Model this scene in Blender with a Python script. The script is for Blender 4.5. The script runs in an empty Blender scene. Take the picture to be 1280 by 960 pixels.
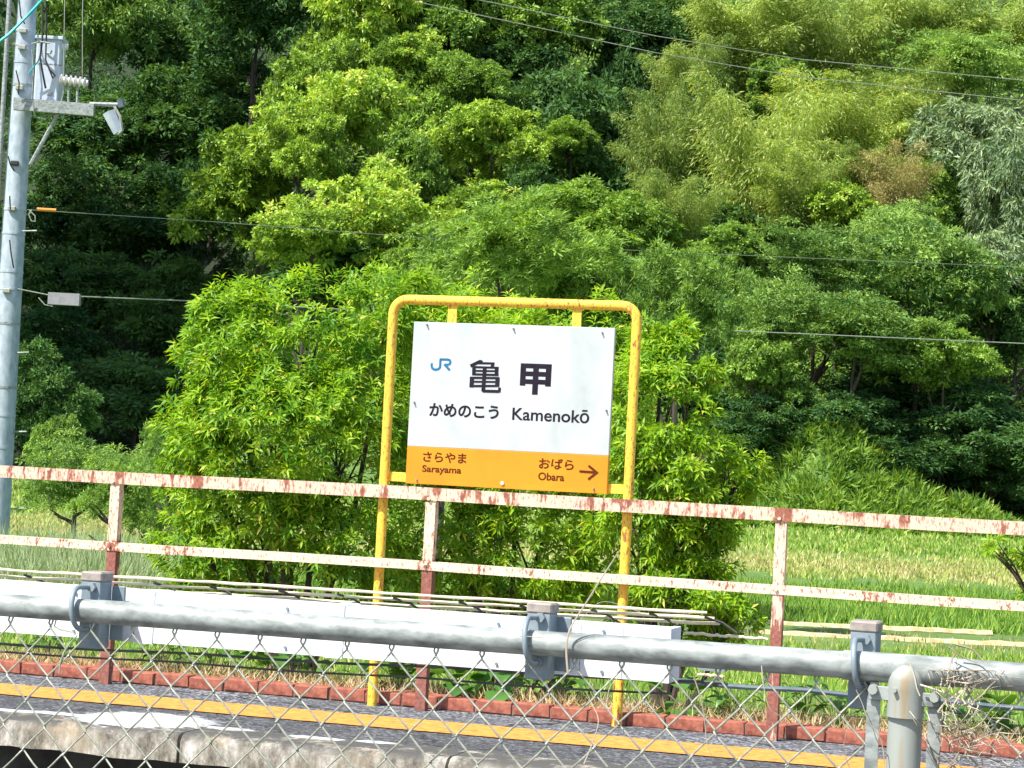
import bpy, math, random
import numpy as np
from mathutils import Matrix, Vector
random.seed(7)
rng = np.random.default_rng(7)
scn = bpy.context.scene
COL = scn.collection

# ------------------------------------------------------------------ camera
FPX = 2772.0
CAMP = np.array([0.0, 0.0, 1.1768])
PSI, TH, RO = 0.2902, 0.0408, 0.0522
fw = np.array([-math.sin(PSI)*math.cos(TH), math.cos(PSI)*math.cos(TH), math.sin(TH)])
r0 = np.array([math.cos(PSI), math.sin(PSI), 0.0])
u0 = np.cross(r0, fw)
rt = r0*math.cos(RO) + u0*math.sin(RO)
up = u0*math.cos(RO) - r0*math.sin(RO)
cam = bpy.data.cameras.new("camera")
cam.sensor_width = 36.0
cam.lens = 36.0*FPX/1280.0
cam.clip_start = 0.1
cam.clip_end = 2000
camo = bpy.data.objects.new("camera", cam)
COL.objects.link(camo)
camo.matrix_world = Matrix(((rt[0], up[0], -fw[0], CAMP[0]), (rt[1], up[1], -fw[1], CAMP[1]),
                            (rt[2], up[2], -fw[2], CAMP[2]), (0, 0, 0, 1)))
scn.camera = camo
# ------------------------------------------------------------------ sky and sun
SUN_AZ = math.radians(-146)      # direction to the sun, clockwise from +Y
SUN_EL = math.radians(54)
w = bpy.data.worlds.new("World"); scn.world = w; w.use_nodes = True
nt = w.node_tree
sky = nt.nodes.new("ShaderNodeTexSky"); sky.sky_type = 'NISHITA'; sky.sun_disc = False
sky.sun_elevation = SUN_EL; sky.sun_rotation = SUN_AZ % (2*math.pi)
bg = nt.nodes["Background"]; bg.inputs[1].default_value = 0.125
nt.links.new(sky.outputs[0], bg.inputs[0])
sl = bpy.data.lights.new("sun", 'SUN'); sl.energy = 4.9; sl.angle = math.radians(0.53); sl.color = (1, .95, .86)
so = bpy.data.objects.new("sun", sl); COL.objects.link(so)
sd = Vector((math.sin(SUN_AZ)*math.cos(SUN_EL), math.cos(SUN_AZ)*math.cos(SUN_EL), math.sin(SUN_EL)))
so.rotation_euler = sd.to_track_quat('Z', 'Y').to_euler()
so.location = (0, 0, 30)
vs = scn.view_settings
vs.view_transform = 'Standard'; vs.look = 'None'; vs.exposure = 0.90; vs.gamma = 1.0
scn.render.film_transparent = False
scn.cycles.max_bounces = 6
scn.cycles.transparent_max_bounces = 4

# ------------------------------------------------------------------ helpers
def ray(px, py):
    return fw + rt*((px-640)/FPX) - up*((py-480)/FPX)
def at_d(px, py, d): return CAMP + ray(px, py)*d
def at_y(px, py, Y):
    q = ray(px, py); return CAMP + q*(Y/q[1])
def at_z(px, py, Z):
    q = ray(px, py); return CAMP + q*((Z-CAMP[2])/q[2])

class MB:
    def __init__(s): s.v = []; s.f = []
    def add(s, vs_, fs_):
        n = len(s.v); s.v += [tuple(map(float, v)) for v in vs_]; s.f += [tuple(n+i for i in f) for f in fs_]; return s
    def box(s, c, d, b=0.0, rz=0.0):
        """box centred at c with full sizes d, bevelled by b"""
        cx, cy, cz = c; hx, hy, hz = d[0]/2, d[1]/2, d[2]/2
        if b <= 0:
            vs_ = [(x, y, z) for z in (-hz, hz) for y in (-hy, hy) for x in (-hx, hx)]
            fs_ = [(0, 2, 3, 1), (4, 5, 7, 6), (0, 1, 5, 4), (2, 6, 7, 3), (0, 4, 6, 2), (1, 3, 7, 5)]
        else:
            vs_ = []; idx = {}
            for sx in (-1, 1):
                for sy in (-1, 1):
                    for sz in (-1, 1):
                        for a in range(3):
                            p = [sx*(hx-b), sy*(hy-b), sz*(hz-b)]; p[a] += (sx, sy, sz)[a]*b
                            idx[(sx, sy, sz, a)] = len(vs_); vs_.append(tuple(p))
            fs_ = []
            for a in range(3):
                o1, o2 = [k for k in range(3) if k != a]
                for s_ in (-1, 1):
                    q = []
                    for (t1, t2) in ((-1, -1), (1, -1), (1, 1), (-1, 1)):
                        k = [0, 0, 0]; k[a] = s_; k[o1] = t1; k[o2] = t2
                        q.append(idx[(*k, a)])
                    fs_.append(tuple(q))
                for t1 in (-1, 1):
                    for t2 in (-1, 1):
                        k0 = [0, 0, 0]; k1 = [0, 0, 0]; k0[a] = -1; k1[a] = 1
                        k0[o1] = k1[o1] = t1; k0[o2] = k1[o2] = t2
                        fs_.append((idx[(*k0, o1)], idx[(*k1, o1)], idx[(*k1, o2)], idx[(*k0, o2)]))
            for sx in (-1, 1):
                for sy in (-1, 1):
                    for sz in (-1, 1):
                        fs_.append(tuple(idx[(sx, sy, sz, a)] for a in range(3)))
        c_, s_ = math.cos(rz), math.sin(rz)
        s.add([(cx+x*c_-y*s_, cy+x*s_+y*c_, cz+z) for x, y, z in vs_], fs_); return s
    def tube(s, pts, r, n=10, caps=True):
        pts = [np.array(p, float) for p in pts]; m = len(pts)
        rs = r if hasattr(r, '__len__') else [r]*m
        ref = None; rings = []
        for i in range(m):
            t = pts[min(i+1, m-1)] - pts[max(i-1, 0)]; t /= (np.linalg.norm(t)+1e-12)
            if ref is None:
                a = np.array([0, 0, 1.0]) if abs(t[2]) < .9 else np.array([0, 1.0, 0])
                ref = np.cross(t, a)
            ref = ref - t*np.dot(ref, t); ref /= (np.linalg.norm(ref)+1e-12)
            b = np.cross(t, ref)
            rings.append([pts[i]+rs[i]*(ref*math.cos(2*math.pi*k/n)+b*math.sin(2*math.pi*k/n)) for k in range(n)])
        vs_ = [v for ring in rings for v in ring]; fs_ = []
        for i in range(m-1):
            for k in range(n):
                k2 = (k+1) % n
                fs_.append((i*n+k, i*n+k2, (i+1)*n+k2, (i+1)*n+k))
        if caps:
            fs_.append(tuple(range(n))[::-1]); fs_.append(tuple((m-1)*n+k for k in range(n)))
        s.add(vs_, fs_); return s
    def prism(s, poly, origin, ax, ay, az, depth):
        """2-D polygon poly in (ax, ay), extruded along az by depth"""
        o = np.array(origin, float); ax, ay, az = (np.array(a, float) for a in (ax, ay, az))
        n = len(poly)
        vs_ = [o+ax*x+ay*y for x, y in poly] + [o+ax*x+ay*y+az*depth for x, y in poly]
        fs_ = [tuple(range(n)), tuple(range(2*n-1, n-1, -1))] + [(i, i+n, (i+1) % n+n, (i+1) % n) for i in range(n)]
        s.add(vs_, fs_); return s
    def mesh(s, name, smooth=True):
        me = bpy.data.meshes.new(name); me.from_pydata(s.v, [], s.f)
        import bmesh
        bm = bmesh.new(); bm.from_mesh(me); bmesh.ops.recalc_face_normals(bm, faces=bm.faces)
        bm.to_mesh(me); bm.free()
        if smooth:
            me.polygons.foreach_set("use_smooth", [True]*len(me.polygons))
            try: me.set_sharp_from_angle(angle=math.radians(40))
            except Exception: pass
        return me
    def build(s, name, m, parent=None, smooth=True):
        me = s.mesh(name, smooth); me.materials.append(m)
        return link(name, me, parent)

def link(name, me, parent=None, loc=None, scale=None, rot=None):
    o = bpy.data.objects.new(name, me); COL.objects.link(o)
    if parent is not None:
        o.parent = parent
        if me is not None: o.matrix_parent_inverse = Matrix.Translation(parent.location).inverted() if parent.type == 'EMPTY' and loc is None else Matrix()
    if loc is not None: o.location = tuple(map(float, loc))
    if scale is not None: o.scale = scale
    if rot is not None: o.rotation_euler = rot
    return o
def tag(o, label, cat, group=None):
    o['label'] = label; o['category'] = cat
    if group: o['group'] = group
    return o
def thing(name, label, cat, loc=(0, 0, 0), group=None):
    o = bpy.data.objects.new(name, None); COL.objects.link(o); o.location = tuple(map(float, loc))
    o.empty_display_size = .2
    return tag(o, label, cat, group)
def structure(o): o['kind'] = 'structure'; return o

# ------------------------------------------------------------------ materials
def newmat(name):
    m = bpy.data.materials.new(name); m.use_nodes = True
    n = m.node_tree; b = n.nodes["Principled BSDF"]
    return m, n, b
def N(n, t, **kw):
    x = n.nodes.new(t)
    for k, v in kw.items(): setattr(x, k, v)
    return x
def coord(n, sc=(1, 1, 1), which='Object'):
    tc = N(n, "ShaderNodeTexCoord"); mp = N(n, "ShaderNodeMapping"); mp.inputs['Scale'].default_value = sc
    n.links.new(tc.outputs[which], mp.inputs[0]); return mp.outputs[0]
def noise(n, vec, scale, detail=4, rough=.6):
    x = N(n, "ShaderNodeTexNoise"); x.inputs['Scale'].default_value = scale
    x.inputs['Detail'].default_value = detail; x.inputs['Roughness'].default_value = rough
    n.links.new(vec, x.inputs['Vector']); return x.outputs['Fac']
def ramp(n, fac, stops):
    r = N(n, "ShaderNodeValToRGB"); e = r.color_ramp.elements
    while len(e) < len(stops): e.new(0.5)
    for i, (p, c) in enumerate(stops):
        e[i].position = p; e[i].color = (*c, 1) if len(c) == 3 else c
    n.links.new(fac, r.inputs[0]); return r.outputs[0]
def mixc(n, fac, a, b, mode='MIX'):
    m = N(n, "ShaderNodeMix", data_type='RGBA', blend_type=mode)
    for s_, v in ((m.inputs[0], fac), (m.inputs[6], a), (m.inputs[7], b)):
        if hasattr(v, 'links'): n.links.new(v, s_)
        elif isinstance(v, (int, float)): s_.default_value = v
        else: s_.default_value = (*v, 1)
    return m.outputs[2]
def bump(n, b, h, strength=.4, dist=.01):
    x = N(n, "ShaderNodeBump"); x.inputs['Strength'].default_value = strength; x.inputs['Distance'].default_value = dist
    n.links.new(h, x.inputs['Height']); n.links.new(x.outputs[0], b.inputs['Normal'])
def simple(name, c1, c2, scale=20, rough=.6, metal=0.0, sc=(1, 1, 1), bmp=.2, bd=.003, spec=.5, mid=(.35, .65)):
    m, n, b = newmat(name); v = coord(n, sc); f = noise(n, v, scale)
    n.links.new(ramp(n, f, [(mid[0], c1), (mid[1], c2)]), b.inputs['Base Color'])
    b.inputs['Roughness'].default_value = rough; b.inputs['Metallic'].default_value = metal
    b.inputs['Specular IOR Level'].default_value = spec
    if bmp: bump(n, b, f, bmp, bd)
    return m

def rusty(name, paint, rust, amount, streak=(1, 1, .25), scale=38, dark=(.16, .045, .025), zlow=None, joints=None):
    m, n, b = newmat(name)
    f1 = noise(n, coord(n, streak), scale, 5, .7)
    f2 = noise(n, coord(n), 5.0, 3, .6)
    mt = N(n, "ShaderNodeMath", operation='MULTIPLY_ADD'); n.links.new(f2, mt.inputs[0]); mt.inputs[1].default_value = .75
    n.links.new(f1, mt.inputs[2])
    f = mt.outputs[0]
    if zlow is not None:      # lower stretch of the thing has lost more paint
        sx_ = N(n, "ShaderNodeSeparateXYZ"); n.links.new(coord(n), sx_.inputs[0])
        mr = N(n, "ShaderNodeMapRange"); n.links.new(sx_.outputs[2], mr.inputs[0])
        mr.inputs[1].default_value = zlow+.06; mr.inputs[2].default_value = zlow-.02; mr.inputs[3].default_value = 0; mr.inputs[4].default_value = .22
        ad = N(n, "ShaderNodeMath", operation='ADD'); n.links.new(f, ad.inputs[0]); n.links.new(mr.outputs[0], ad.inputs[1]); f = ad.outputs[0]
    if joints:                # rust gathers where the bars are bolted to the posts
        sj = N(n, "ShaderNodeSeparateXYZ"); n.links.new(coord(n), sj.inputs[0])
        for jx in joints:
            cp = N(n, "ShaderNodeMath", operation='COMPARE'); n.links.new(sj.outputs[0], cp.inputs[0]); cp.inputs[1].default_value = jx; cp.inputs[2].default_value = .05
            ma = N(n, "ShaderNodeMath", operation='MULTIPLY_ADD'); n.links.new(cp.outputs[0], ma.inputs[0]); ma.inputs[1].default_value = .13; n.links.new(f, ma.inputs[2]); f = ma.outputs[0]
    t = amount
    dv = N(n, "ShaderNodeMath", operation='MULTIPLY'); n.links.new(f, dv.inputs[0]); dv.inputs[1].default_value = .5
    msk = ramp(n, dv.outputs[0], [(t/2-.01, (0, 0, 0)), (t/2+.025, (1, 1, 1))])
    if streak[2] < .9:
        fs = noise(n, coord(n, (1, 1, .35)), 95, 3, .7)
        sp_ = ramp(n, fs, [(.53, (0, 0, 0)), (.65, (.9, .9, .9))]); msk = mixc(n, 1.0, msk, sp_, 'LIGHTEN')
    ruc = ramp(n, noise(n, coord(n), 60, 3), [(.3, dark), (.7, rust)])
    pc = ramp(n, noise(n, coord(n), 9, 3), [(.3, tuple(.82*x for x in paint)), (.7, paint)])
    n.links.new(mixc(n, msk, pc, ruc), b.inputs['Base Color'])
    b.inputs['Roughness'].default_value = .65
    bump(n, b, f, .4, .003)
    return m

def leafmat(name, cA, cB, cC=None, trans=.30, rough=.42, tscale=1.7, spec=.35):
    """cA..cB by per-leaf tint attribute, cC the occasional odd leaf; varied per object"""
    m, n, b = newmat(name)
    at = N(n, "ShaderNodeAttribute"); at.attribute_name = "tint"
    oi = N(n, "ShaderNodeObjectInfo")
    mt = N(n, "ShaderNodeMath", operation='MULTIPLY_ADD'); n.links.new(oi.outputs['Random'], mt.inputs[0])
    mt.inputs[1].default_value = .24; n.links.new(at.outputs['Fac'], mt.inputs[2])
    st = [(.12, cA), (.9, cB)]
    if cC: st = [(.12, cA), (.88, cB), (1.0, cC)]
    c = ramp(n, mt.outputs[0], st)
    n.links.new(c, b.inputs['Base Color'])
    b.inputs['Roughness'].default_value = rough; b.inputs['Specular IOR Level'].default_value = spec
    tr = N(n, "ShaderNodeBsdfTranslucent")
    tc = mixc(n, 1.0, c, (tscale*1.15, tscale, tscale*.35), 'MULTIPLY'); n.links.new(tc, tr.inputs[0])
    mx = N(n, "ShaderNodeMixShader"); mx.inputs[0].default_value = trans
    n.links.new(b.outputs[0], mx.inputs[1]); n.links.new(tr.outputs[0], mx.inputs[2])
    n.links.new(mx.outputs[0], n.nodes['Material Output'].inputs[0])
    return m

M = {}
JX = [at_z(*p, 0)[0] for p in ((140, 853), (537, 885), (970, 922))]
M['rust'] = rusty('rusty_cream_paint', (.72, .54, .41), (.37, .14, .08), .935, joints=JX, scale=30)
M['rustmid'] = rusty('chipped_cream_paint', (.78, .64, .49), (.36, .135, .075), .99, joints=JX, streak=(1, 1, .5), scale=55)
M['rustpost'] = rusty('rusty_post_paint', (.82, .63, .46), (.33, .12, .08), .94, streak=(1, 1, .12), scale=22, dark=(.14, .05, .045), zlow=.72)
M['yellow'] = rusty('yellow_frame_paint', (.90, .58, .055), (.40, .16, .04), 1.0, scale=60)
M['white'] = simple('white_enamel', (.36, .41, .405), (.48, .52, .515), 7, .45, bmp=0, sc=(1, 1, .45), mid=(.25, .6))
M['orange'] = simple('orange_enamel', (.58, .225, .003), (.64, .26, .004), 6, .45, bmp=0)
M['ink'] = simple('dark_ink', (.016, .013, .022), (.024, .02, .03), 20, .9, bmp=0, spec=.1)
M['brownink'] = simple('brown_ink', (.085, .022, .006), (.11, .03, .008), 20, .9, bmp=0, spec=.1)
M['blueink'] = simple('blue_ink', (.02, .13, .27), (.03, .16, .30), 20, .9, bmp=0, spec=.1)
M['panel'] = simple('white_duct_plastic', (.52, .54, .57), (.76, .78, .84), 9, .5, bmp=.05, sc=(1, 1, 3), mid=(.22, .5))
M['galv'] = simple('galvanised_steel', (.15, .17, .162), (.35, .38, .365), 40, .55, .05, bmp=.3, bd=.001, sc=(.5, 1, 1))
M['galvdull'] = simple('weathered_steel', (.31, .25, .16), (.31, .335, .305), 34, .6, .1, bmp=.3, bd=.001, sc=(1, 1, .10), mid=(.34, .50))
M['bracket'] = simple('painted_bracket_steel', (.17, .22, .25), (.25, .30, .33), 30, .55, .1, bmp=.1, bd=.001)
M['cap'] = simple('weathered_cap', (.22, .19, .17), (.36, .31, .27), 50, .7, bmp=.3)
M['wire'] = simple('galvanised_wire', (.25, .27, .22), (.48, .49, .40), 60, .5, .4, bmp=0)
M['dryrod'] = simple('dry_cane', (.62, .52, .33), (.78, .68, .48), 40, .6, bmp=.1)
M['darkcable'] = simple('dark_cable', (.04, .042, .035), (.11, .105, .08), 20, .6, bmp=0)
M['bluecable'] = simple('blue_grey_cable', (.05, .08, .10), (.12, .16, .19), 20, .6, bmp=0)
M['drystem'] = simple('dry_vine', (.24, .19, .13), (.62, .55, .44), 9, .8, bmp=0)
M['bark'] = simple('bark', (.03, .024, .018), (.085, .065, .05), 18, .9, sc=(1, 1, .2), bmp=.6, bd=.01)
M['culm'] = simple('bamboo_culm', (.10, .13, .035), (.24, .25, .09), 6, .5, sc=(1, 1, .3), bmp=0)
M['pole'] = simple('pole_concrete', (.27, .33, .38), (.42, .48, .53), 14, .75, bmp=.2, sc=(1, 1, .5))
M['tank'] = simple('transformer_paint', (.40, .46, .54), (.50, .56, .64), 6, .5, bmp=0)
M['porcelain'] = simple('porcelain', (.62, .60, .56), (.74, .72, .68), 10, .3, bmp=0)
M['blackrub'] = simple('black_rubber', (.012, .012, .014), (.03, .03, .03), 20, .6, bmp=0)
M['cyan'] = simple('cyan_sleeve', (.02, .38, .46), (.03, .46, .54), 10, .5, bmp=0)
M['orangegrip'] = simple('orange_sleeve', (.8, .25, .04), (.85, .32, .06), 10, .5, bmp=0)
M['greybox'] = simple('grey_closure', (.22, .22, .23), (.28, .28, .29), 20, .7, bmp=0)
M['flower'] = simple('white_petal', (.7, .7, .66), (.8, .8, .78), 20, .6, bmp=0)

def blotches(n, col, spots, paint, zmin=None):
    """worn paint splashes of a fixed shape: ellipses (x, y, rx, ry) roughened by noise"""
    v = coord(n); wv = coord(n, (1, 2.2, 1)); f = noise(n, wv, 11, 5, .7)
    acc = None
    for (cx, cy, ex, ey) in spots:
        mp = N(n, "ShaderNodeMapping", vector_type='POINT'); mp.inputs['Location'].default_value = (-cx/ex, -cy/ey, 0)
        mp.inputs['Scale'].default_value = (1/ex, 1/ey, .001); n.links.new(v, mp.inputs[0])
        ln = N(n, "ShaderNodeVectorMath", operation='LENGTH'); n.links.new(mp.outputs[0], ln.inputs[0])
        if acc is None: acc = ln.outputs['Value']
        else:
            mi = N(n, "ShaderNodeMath", operation='MINIMUM'); n.links.new(acc, mi.inputs[0]); n.links.new(ln.outputs['Value'], mi.inputs[1]); acc = mi.outputs[0]
    ad = N(n, "ShaderNodeMath", operation='MULTIPLY_ADD'); n.links.new(f, ad.inputs[0]); ad.inputs[1].default_value = 1.5; n.links.new(acc, ad.inputs[2])
    sb = N(n, "ShaderNodeMath", operation='MULTIPLY'); n.links.new(ad.outputs[0], sb.inputs[0]); sb.inputs[1].default_value = .4
    m_ = ramp(n, sb.outputs[0], [(.66, (1, 1, 1)), (.72, (0, 0, 0))])
    return mixc(n, m_, col, paint)
SPOTS = [(*at_z(180, 900, 0)[:2], .32, .30), (*at_z(72, 892, 0)[:2], .18, .07), (*at_z(285, 911, 0)[:2], .13, .06), (*at_z(18, 889, 0)[:2], .14, .05), (*at_z(395, 923, 0)[:2], .13, .05), (*at_z(470, 928, 0)[:2], .10, .06)]
def asphalt():
    m, n, b = newmat('asphalt'); v = coord(n)
    vo = N(n, "ShaderNodeTexVoronoi"); vo.inputs['Scale'].default_value = 70; n.links.new(v, vo.inputs['Vector'])
    cg = N(n, "ShaderNodeSeparateColor"); n.links.new(vo.outputs['Color'], cg.inputs[0])
    c = ramp(n, cg.outputs[0], [(.1, (.025, .026, .03)), (.6, (.11, .115, .125)), (.95, (.36, .37, .40))])
    c2 = mixc(n, ramp(n, noise(n, v, 1.7, 5), [(.35, (0, 0, 0)), (.7, (1, 1, 1))]), c, (.055, .055, .06))
    c3 = mixc(n, .6, c, c2)
    dn = N(n, "ShaderNodeTexNoise"); dn.inputs['Scale'].default_value = 6; n.links.new(v, dn.inputs['Vector'])
    wv = mixc(n, .12, v, dn.outputs['Color']); vc = N(n, "ShaderNodeTexVoronoi", feature='DISTANCE_TO_EDGE'); vc.inputs['Scale'].default_value = 1.6; n.links.new(wv, vc.inputs['Vector'])
    c3 = mixc(n, ramp(n, vc.outputs['Distance'], [(.004, (1, 1, 1)), (.016, (0, 0, 0))]), c3, (.012, .012, .013))
    sx = N(n, "ShaderNodeSeparateXYZ"); n.links.new(v, sx.inputs[0]); mr = N(n, "ShaderNodeMapRange"); n.links.new(sx.outputs[1], mr.inputs[0])
    mr.inputs[1].default_value = 9.66; mr.inputs[2].default_value = 9.60
    c3 = mixc(n, mr.outputs[0], c3, mixc(n, .52, c3, (.03, .03, .031))); n.links.new(blotches(n, c3, SPOTS, (.46, .48, .48)), b.inputs['Base Color']); b.inputs['Roughness'].default_value = .9
    bump(n, b, vo.outputs['Distance'], .8, .006); return m
M['asphalt'] = asphalt()
def yline():
    m, n, b = newmat('yellow_line'); v = coord(n)
    f = noise(n, coord(n, (.6, 1.6, 1)), 32, 5, .75)
    n.links.new(ramp(n, f, [(.36, (.22, .10, .035)), (.45, (.58, .21, .04)), (.58, (.78, .31, .05)), (.75, (.84, .41, .13))]), b.inputs['Base Color'])
    b.inputs['Roughness'].default_value = .8; bump(n, b, f, .8, .004); return m
M['yline'] = yline()
def concrete():
    m, n, b = newmat('weathered_coping'); v = coord(n)
    f = noise(n, coord(n, (1, 1, .5)), 13, 9, .75); f2 = noise(n, v, 2.3, 3)
    c = ramp(n, f, [(.34, (.035, .03, .024)), (.44, (.17, .15, .115)), (.54, (.34, .31, .26)), (.66, (.60, .58, .54))])
    c2 = mixc(n, ramp(n, f2, [(.5, (0, 0, 0)), (.75, (1, 1, 1))]), c, (.30, .24, .16))
    ge = N(n, "ShaderNodeNewGeometry"); sx = N(n, "ShaderNodeSeparateXYZ"); n.links.new(ge.outputs['Normal'], sx.inputs[0])
    upm = N(n, "ShaderNodeMath", operation='MULTIPLY'); n.links.new(sx.outputs[2], upm.inputs[0]); n.links.new(ramp(n, noise(n, v, 6, 5, .7), [(.38, (0, 0, 0)), (.5, (1, 1, 1))]), upm.inputs[1]); upm.use_clamp = True
    c2 = mixc(n, upm.outputs[0], c2, (.07, .068, .062))
    n.links.new(blotches(n, c2, SPOTS, (.50, .52, .52)), b.inputs['Base Color']); b.inputs['Roughness'].default_value = .9
    bump(n, b, f, .7, .012); return m
M['concrete'] = concrete()
M['whitepaint'] = simple('worn_white_paint', (.40, .40, .38), (.82, .84, .84), 14, .8, sc=(.4, 1.4, 1), bmp=.3, mid=(.3, .5))
M['brick'] = simple('red_brick', (.20, .055, .035), (.40, .135, .085), 26, .9, bmp=.7, bd=.004)
M['mortar'] = simple('mortar', (.14, .09, .07), (.26, .18, .14), 40, .95, bmp=.5)
M['soil'] = simple('soil', (.10, .075, .045), (.24, .19, .11), 12, 1, bmp=.5, bd=.02)
M['shadewall'] = simple('shade_toned_wall', (.02, .02, .022), (.06, .06, .06), 5, .95, bmp=.4)  # wall colour darkened to paint in the shade under the slab overhang
M['ballast'] = simple('ballast', (.05, .045, .04), (.2, .18, .15), 40, .95, bmp=.8, bd=.02)
def field():
    m, n, b = newmat('field_turf'); v = coord(n)
    f = noise(n, v, .45, 6, .65); f2 = noise(n, v, 9, 4, .7)
    c = ramp(n, f, [(.35, (.055, .14, .02)), (.6, (.12, .24, .035)), (.78, (.26, .27, .09))])
    c = mixc(n, .45, c, ramp(n, f2, [(.3, (.03, .06, .012)), (.7, (.18, .24, .06))]))
    n.links.new(c, b.inputs['Base Color']); b.inputs['Roughness'].default_value = .95
    bump(n, b, f2, .8, .05); return m
M['field'] = field()
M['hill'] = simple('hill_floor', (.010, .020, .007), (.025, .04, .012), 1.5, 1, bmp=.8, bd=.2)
M['straw'] = simple('straw_ridge', (.40, .30, .15), (.66, .54, .34), 9, .95, bmp=.6, bd=.02)

# leaves
M['leaf_near'] = leafmat('leaf_near', (.045, .19, .012), (.38, .58, .03), (.64, .60, .10), .42, .42, 1.5, .3)
M['leaf_shrub'] = leafmat('leaf_shrub', (.028, .10, .02), (.30, .48, .09), None, .25, .55, spec=.25)
M['leaf_broad'] = leafmat('leaf_broad', (.018, .085, .012), (.40, .59, .08), (.55, .60, .15), .26, .5, spec=.3)
M['leaf_mid'] = leafmat('leaf_mid', (.015, .075, .015), (.30, .48, .08), None, .26, .5, spec=.3)
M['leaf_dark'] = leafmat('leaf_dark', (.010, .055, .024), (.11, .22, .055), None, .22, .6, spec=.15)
M['leaf_under'] = leafmat('leaf_under', (.006, .022, .008), (.03, .065, .018), None, .1, .8, spec=.03)
M['leaf_spray'] = leafmat('leaf_spray', (.018, .085, .022), (.32, .50, .11), None, .24, .55, spec=.25)
M['leaf_silver'] = leafmat('leaf_silver', (.035, .10, .035), (.30, .40, .20), None, .2, .5, spec=.4)
M['leaf_bamboo'] = leafmat('leaf_bamboo', (.06, .15, .025), (.50, .62, .16), (.66, .60, .28), .38, .5)
M['leaf_brown'] = leafmat('leaf_brown', (.22, .22, .07), (.50, .44, .20), None, .3, .7)
M['grass'] = leafmat('grass_blade', (.05, .16, .018), (.30, .44, .065), (.56, .54, .22), .32, .6)
M['fieldgrass'] = leafmat('field_grass', (.16, .24, .04), (.40, .46, .12), (.60, .54, .28), .28, .65)
M['lowgrass'] = leafmat('low_grass', (.035, .09, .012), (.20, .28, .05), (.5, .42, .22), .28, .6)
M['strawgrass'] = leafmat('straw_blade', (.22, .26, .06), (.50, .44, .20), (.66, .56, .34), .3, .7)
M['drygrass'] = leafmat('dry_grass', (.34, .25, .12), (.62, .50, .30), (.75, .66, .45), .2, .8)
M['pampas'] = leafmat('silver_grass', (.14, .24, .08), (.36, .42, .24), (.62, .60, .50), .25, .6)
M['weedleaf'] = leafmat('weed_leaf', (.03, .12, .018), (.15, .32, .05), None, .34, .35, spec=.5)

# ------------------------------------------------------------------ leaf meshes (numpy)
def unit(a): return a/(np.linalg.norm(a, axis=-1, keepdims=True)+1e-9)
def rnd_dirs(n): return unit(rng.normal(size=(n, 3)))
def leaf_mesh(name, P, D, NN, L, W, tint, mat, near=False):
    n = len(P); D = unit(D); S = unit(np.cross(D, NN)); NN = np.cross(S, D)
    L = np.broadcast_to(np.asarray(L, float), (n,))[:, None]; W = np.broadcast_to(np.asarray(W, float), (n,))[:, None]
    if near:
        down = np.array([0, 0, -1.0])
        mid = P + D*L*.5 - NN*W*.10
        tip = P + D*L + down*L*.16
        a = P + D*L*.42 + S*W*.5 + NN*W*.22; b = P + D*L*.42 - S*W*.5 + NN*W*.22
        V = np.stack([P, a, tip, b, mid], 1).reshape(-1, 3)
        tri = np.array([[0, 1, 4], [1, 2, 4], [2, 3, 4], [3, 0, 4]]); k = 5
    else:
        tip = P + D*L
        a = P + D*L*.45 + S*W*.5 + NN*W*.2; b = P + D*L*.45 - S*W*.5 + NN*W*.2
        V = np.stack([P, a, tip, b], 1).reshape(-1, 3)
        tri = np.array([[0, 1, 2], [0, 2, 3]]); k = 4
    F = (tri[None] + (np.arange(n)*k)[:, None, None]).reshape(-1, 3)
    me = bpy.data.meshes.new(name)
    me.vertices.add(len(V)); me.vertices.foreach_set("co", V.astype(np.float32).ravel())
    me.loops.add(F.size); me.loops.foreach_set("vertex_index", F.astype(np.int32).ravel())
    me.polygons.add(len(F)); me.polygons.foreach_set("loop_start", np.arange(0, F.size, 3, dtype=np.int32))
    me.update(calc_edges=True)
    at = me.attributes.new("tint", 'FLOAT', 'POINT')
    at.data.foreach_set("value", np.repeat(np.clip(tint, 0, 1), k).astype(np.float32))
    me.materials.append(mat)
    return me

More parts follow.
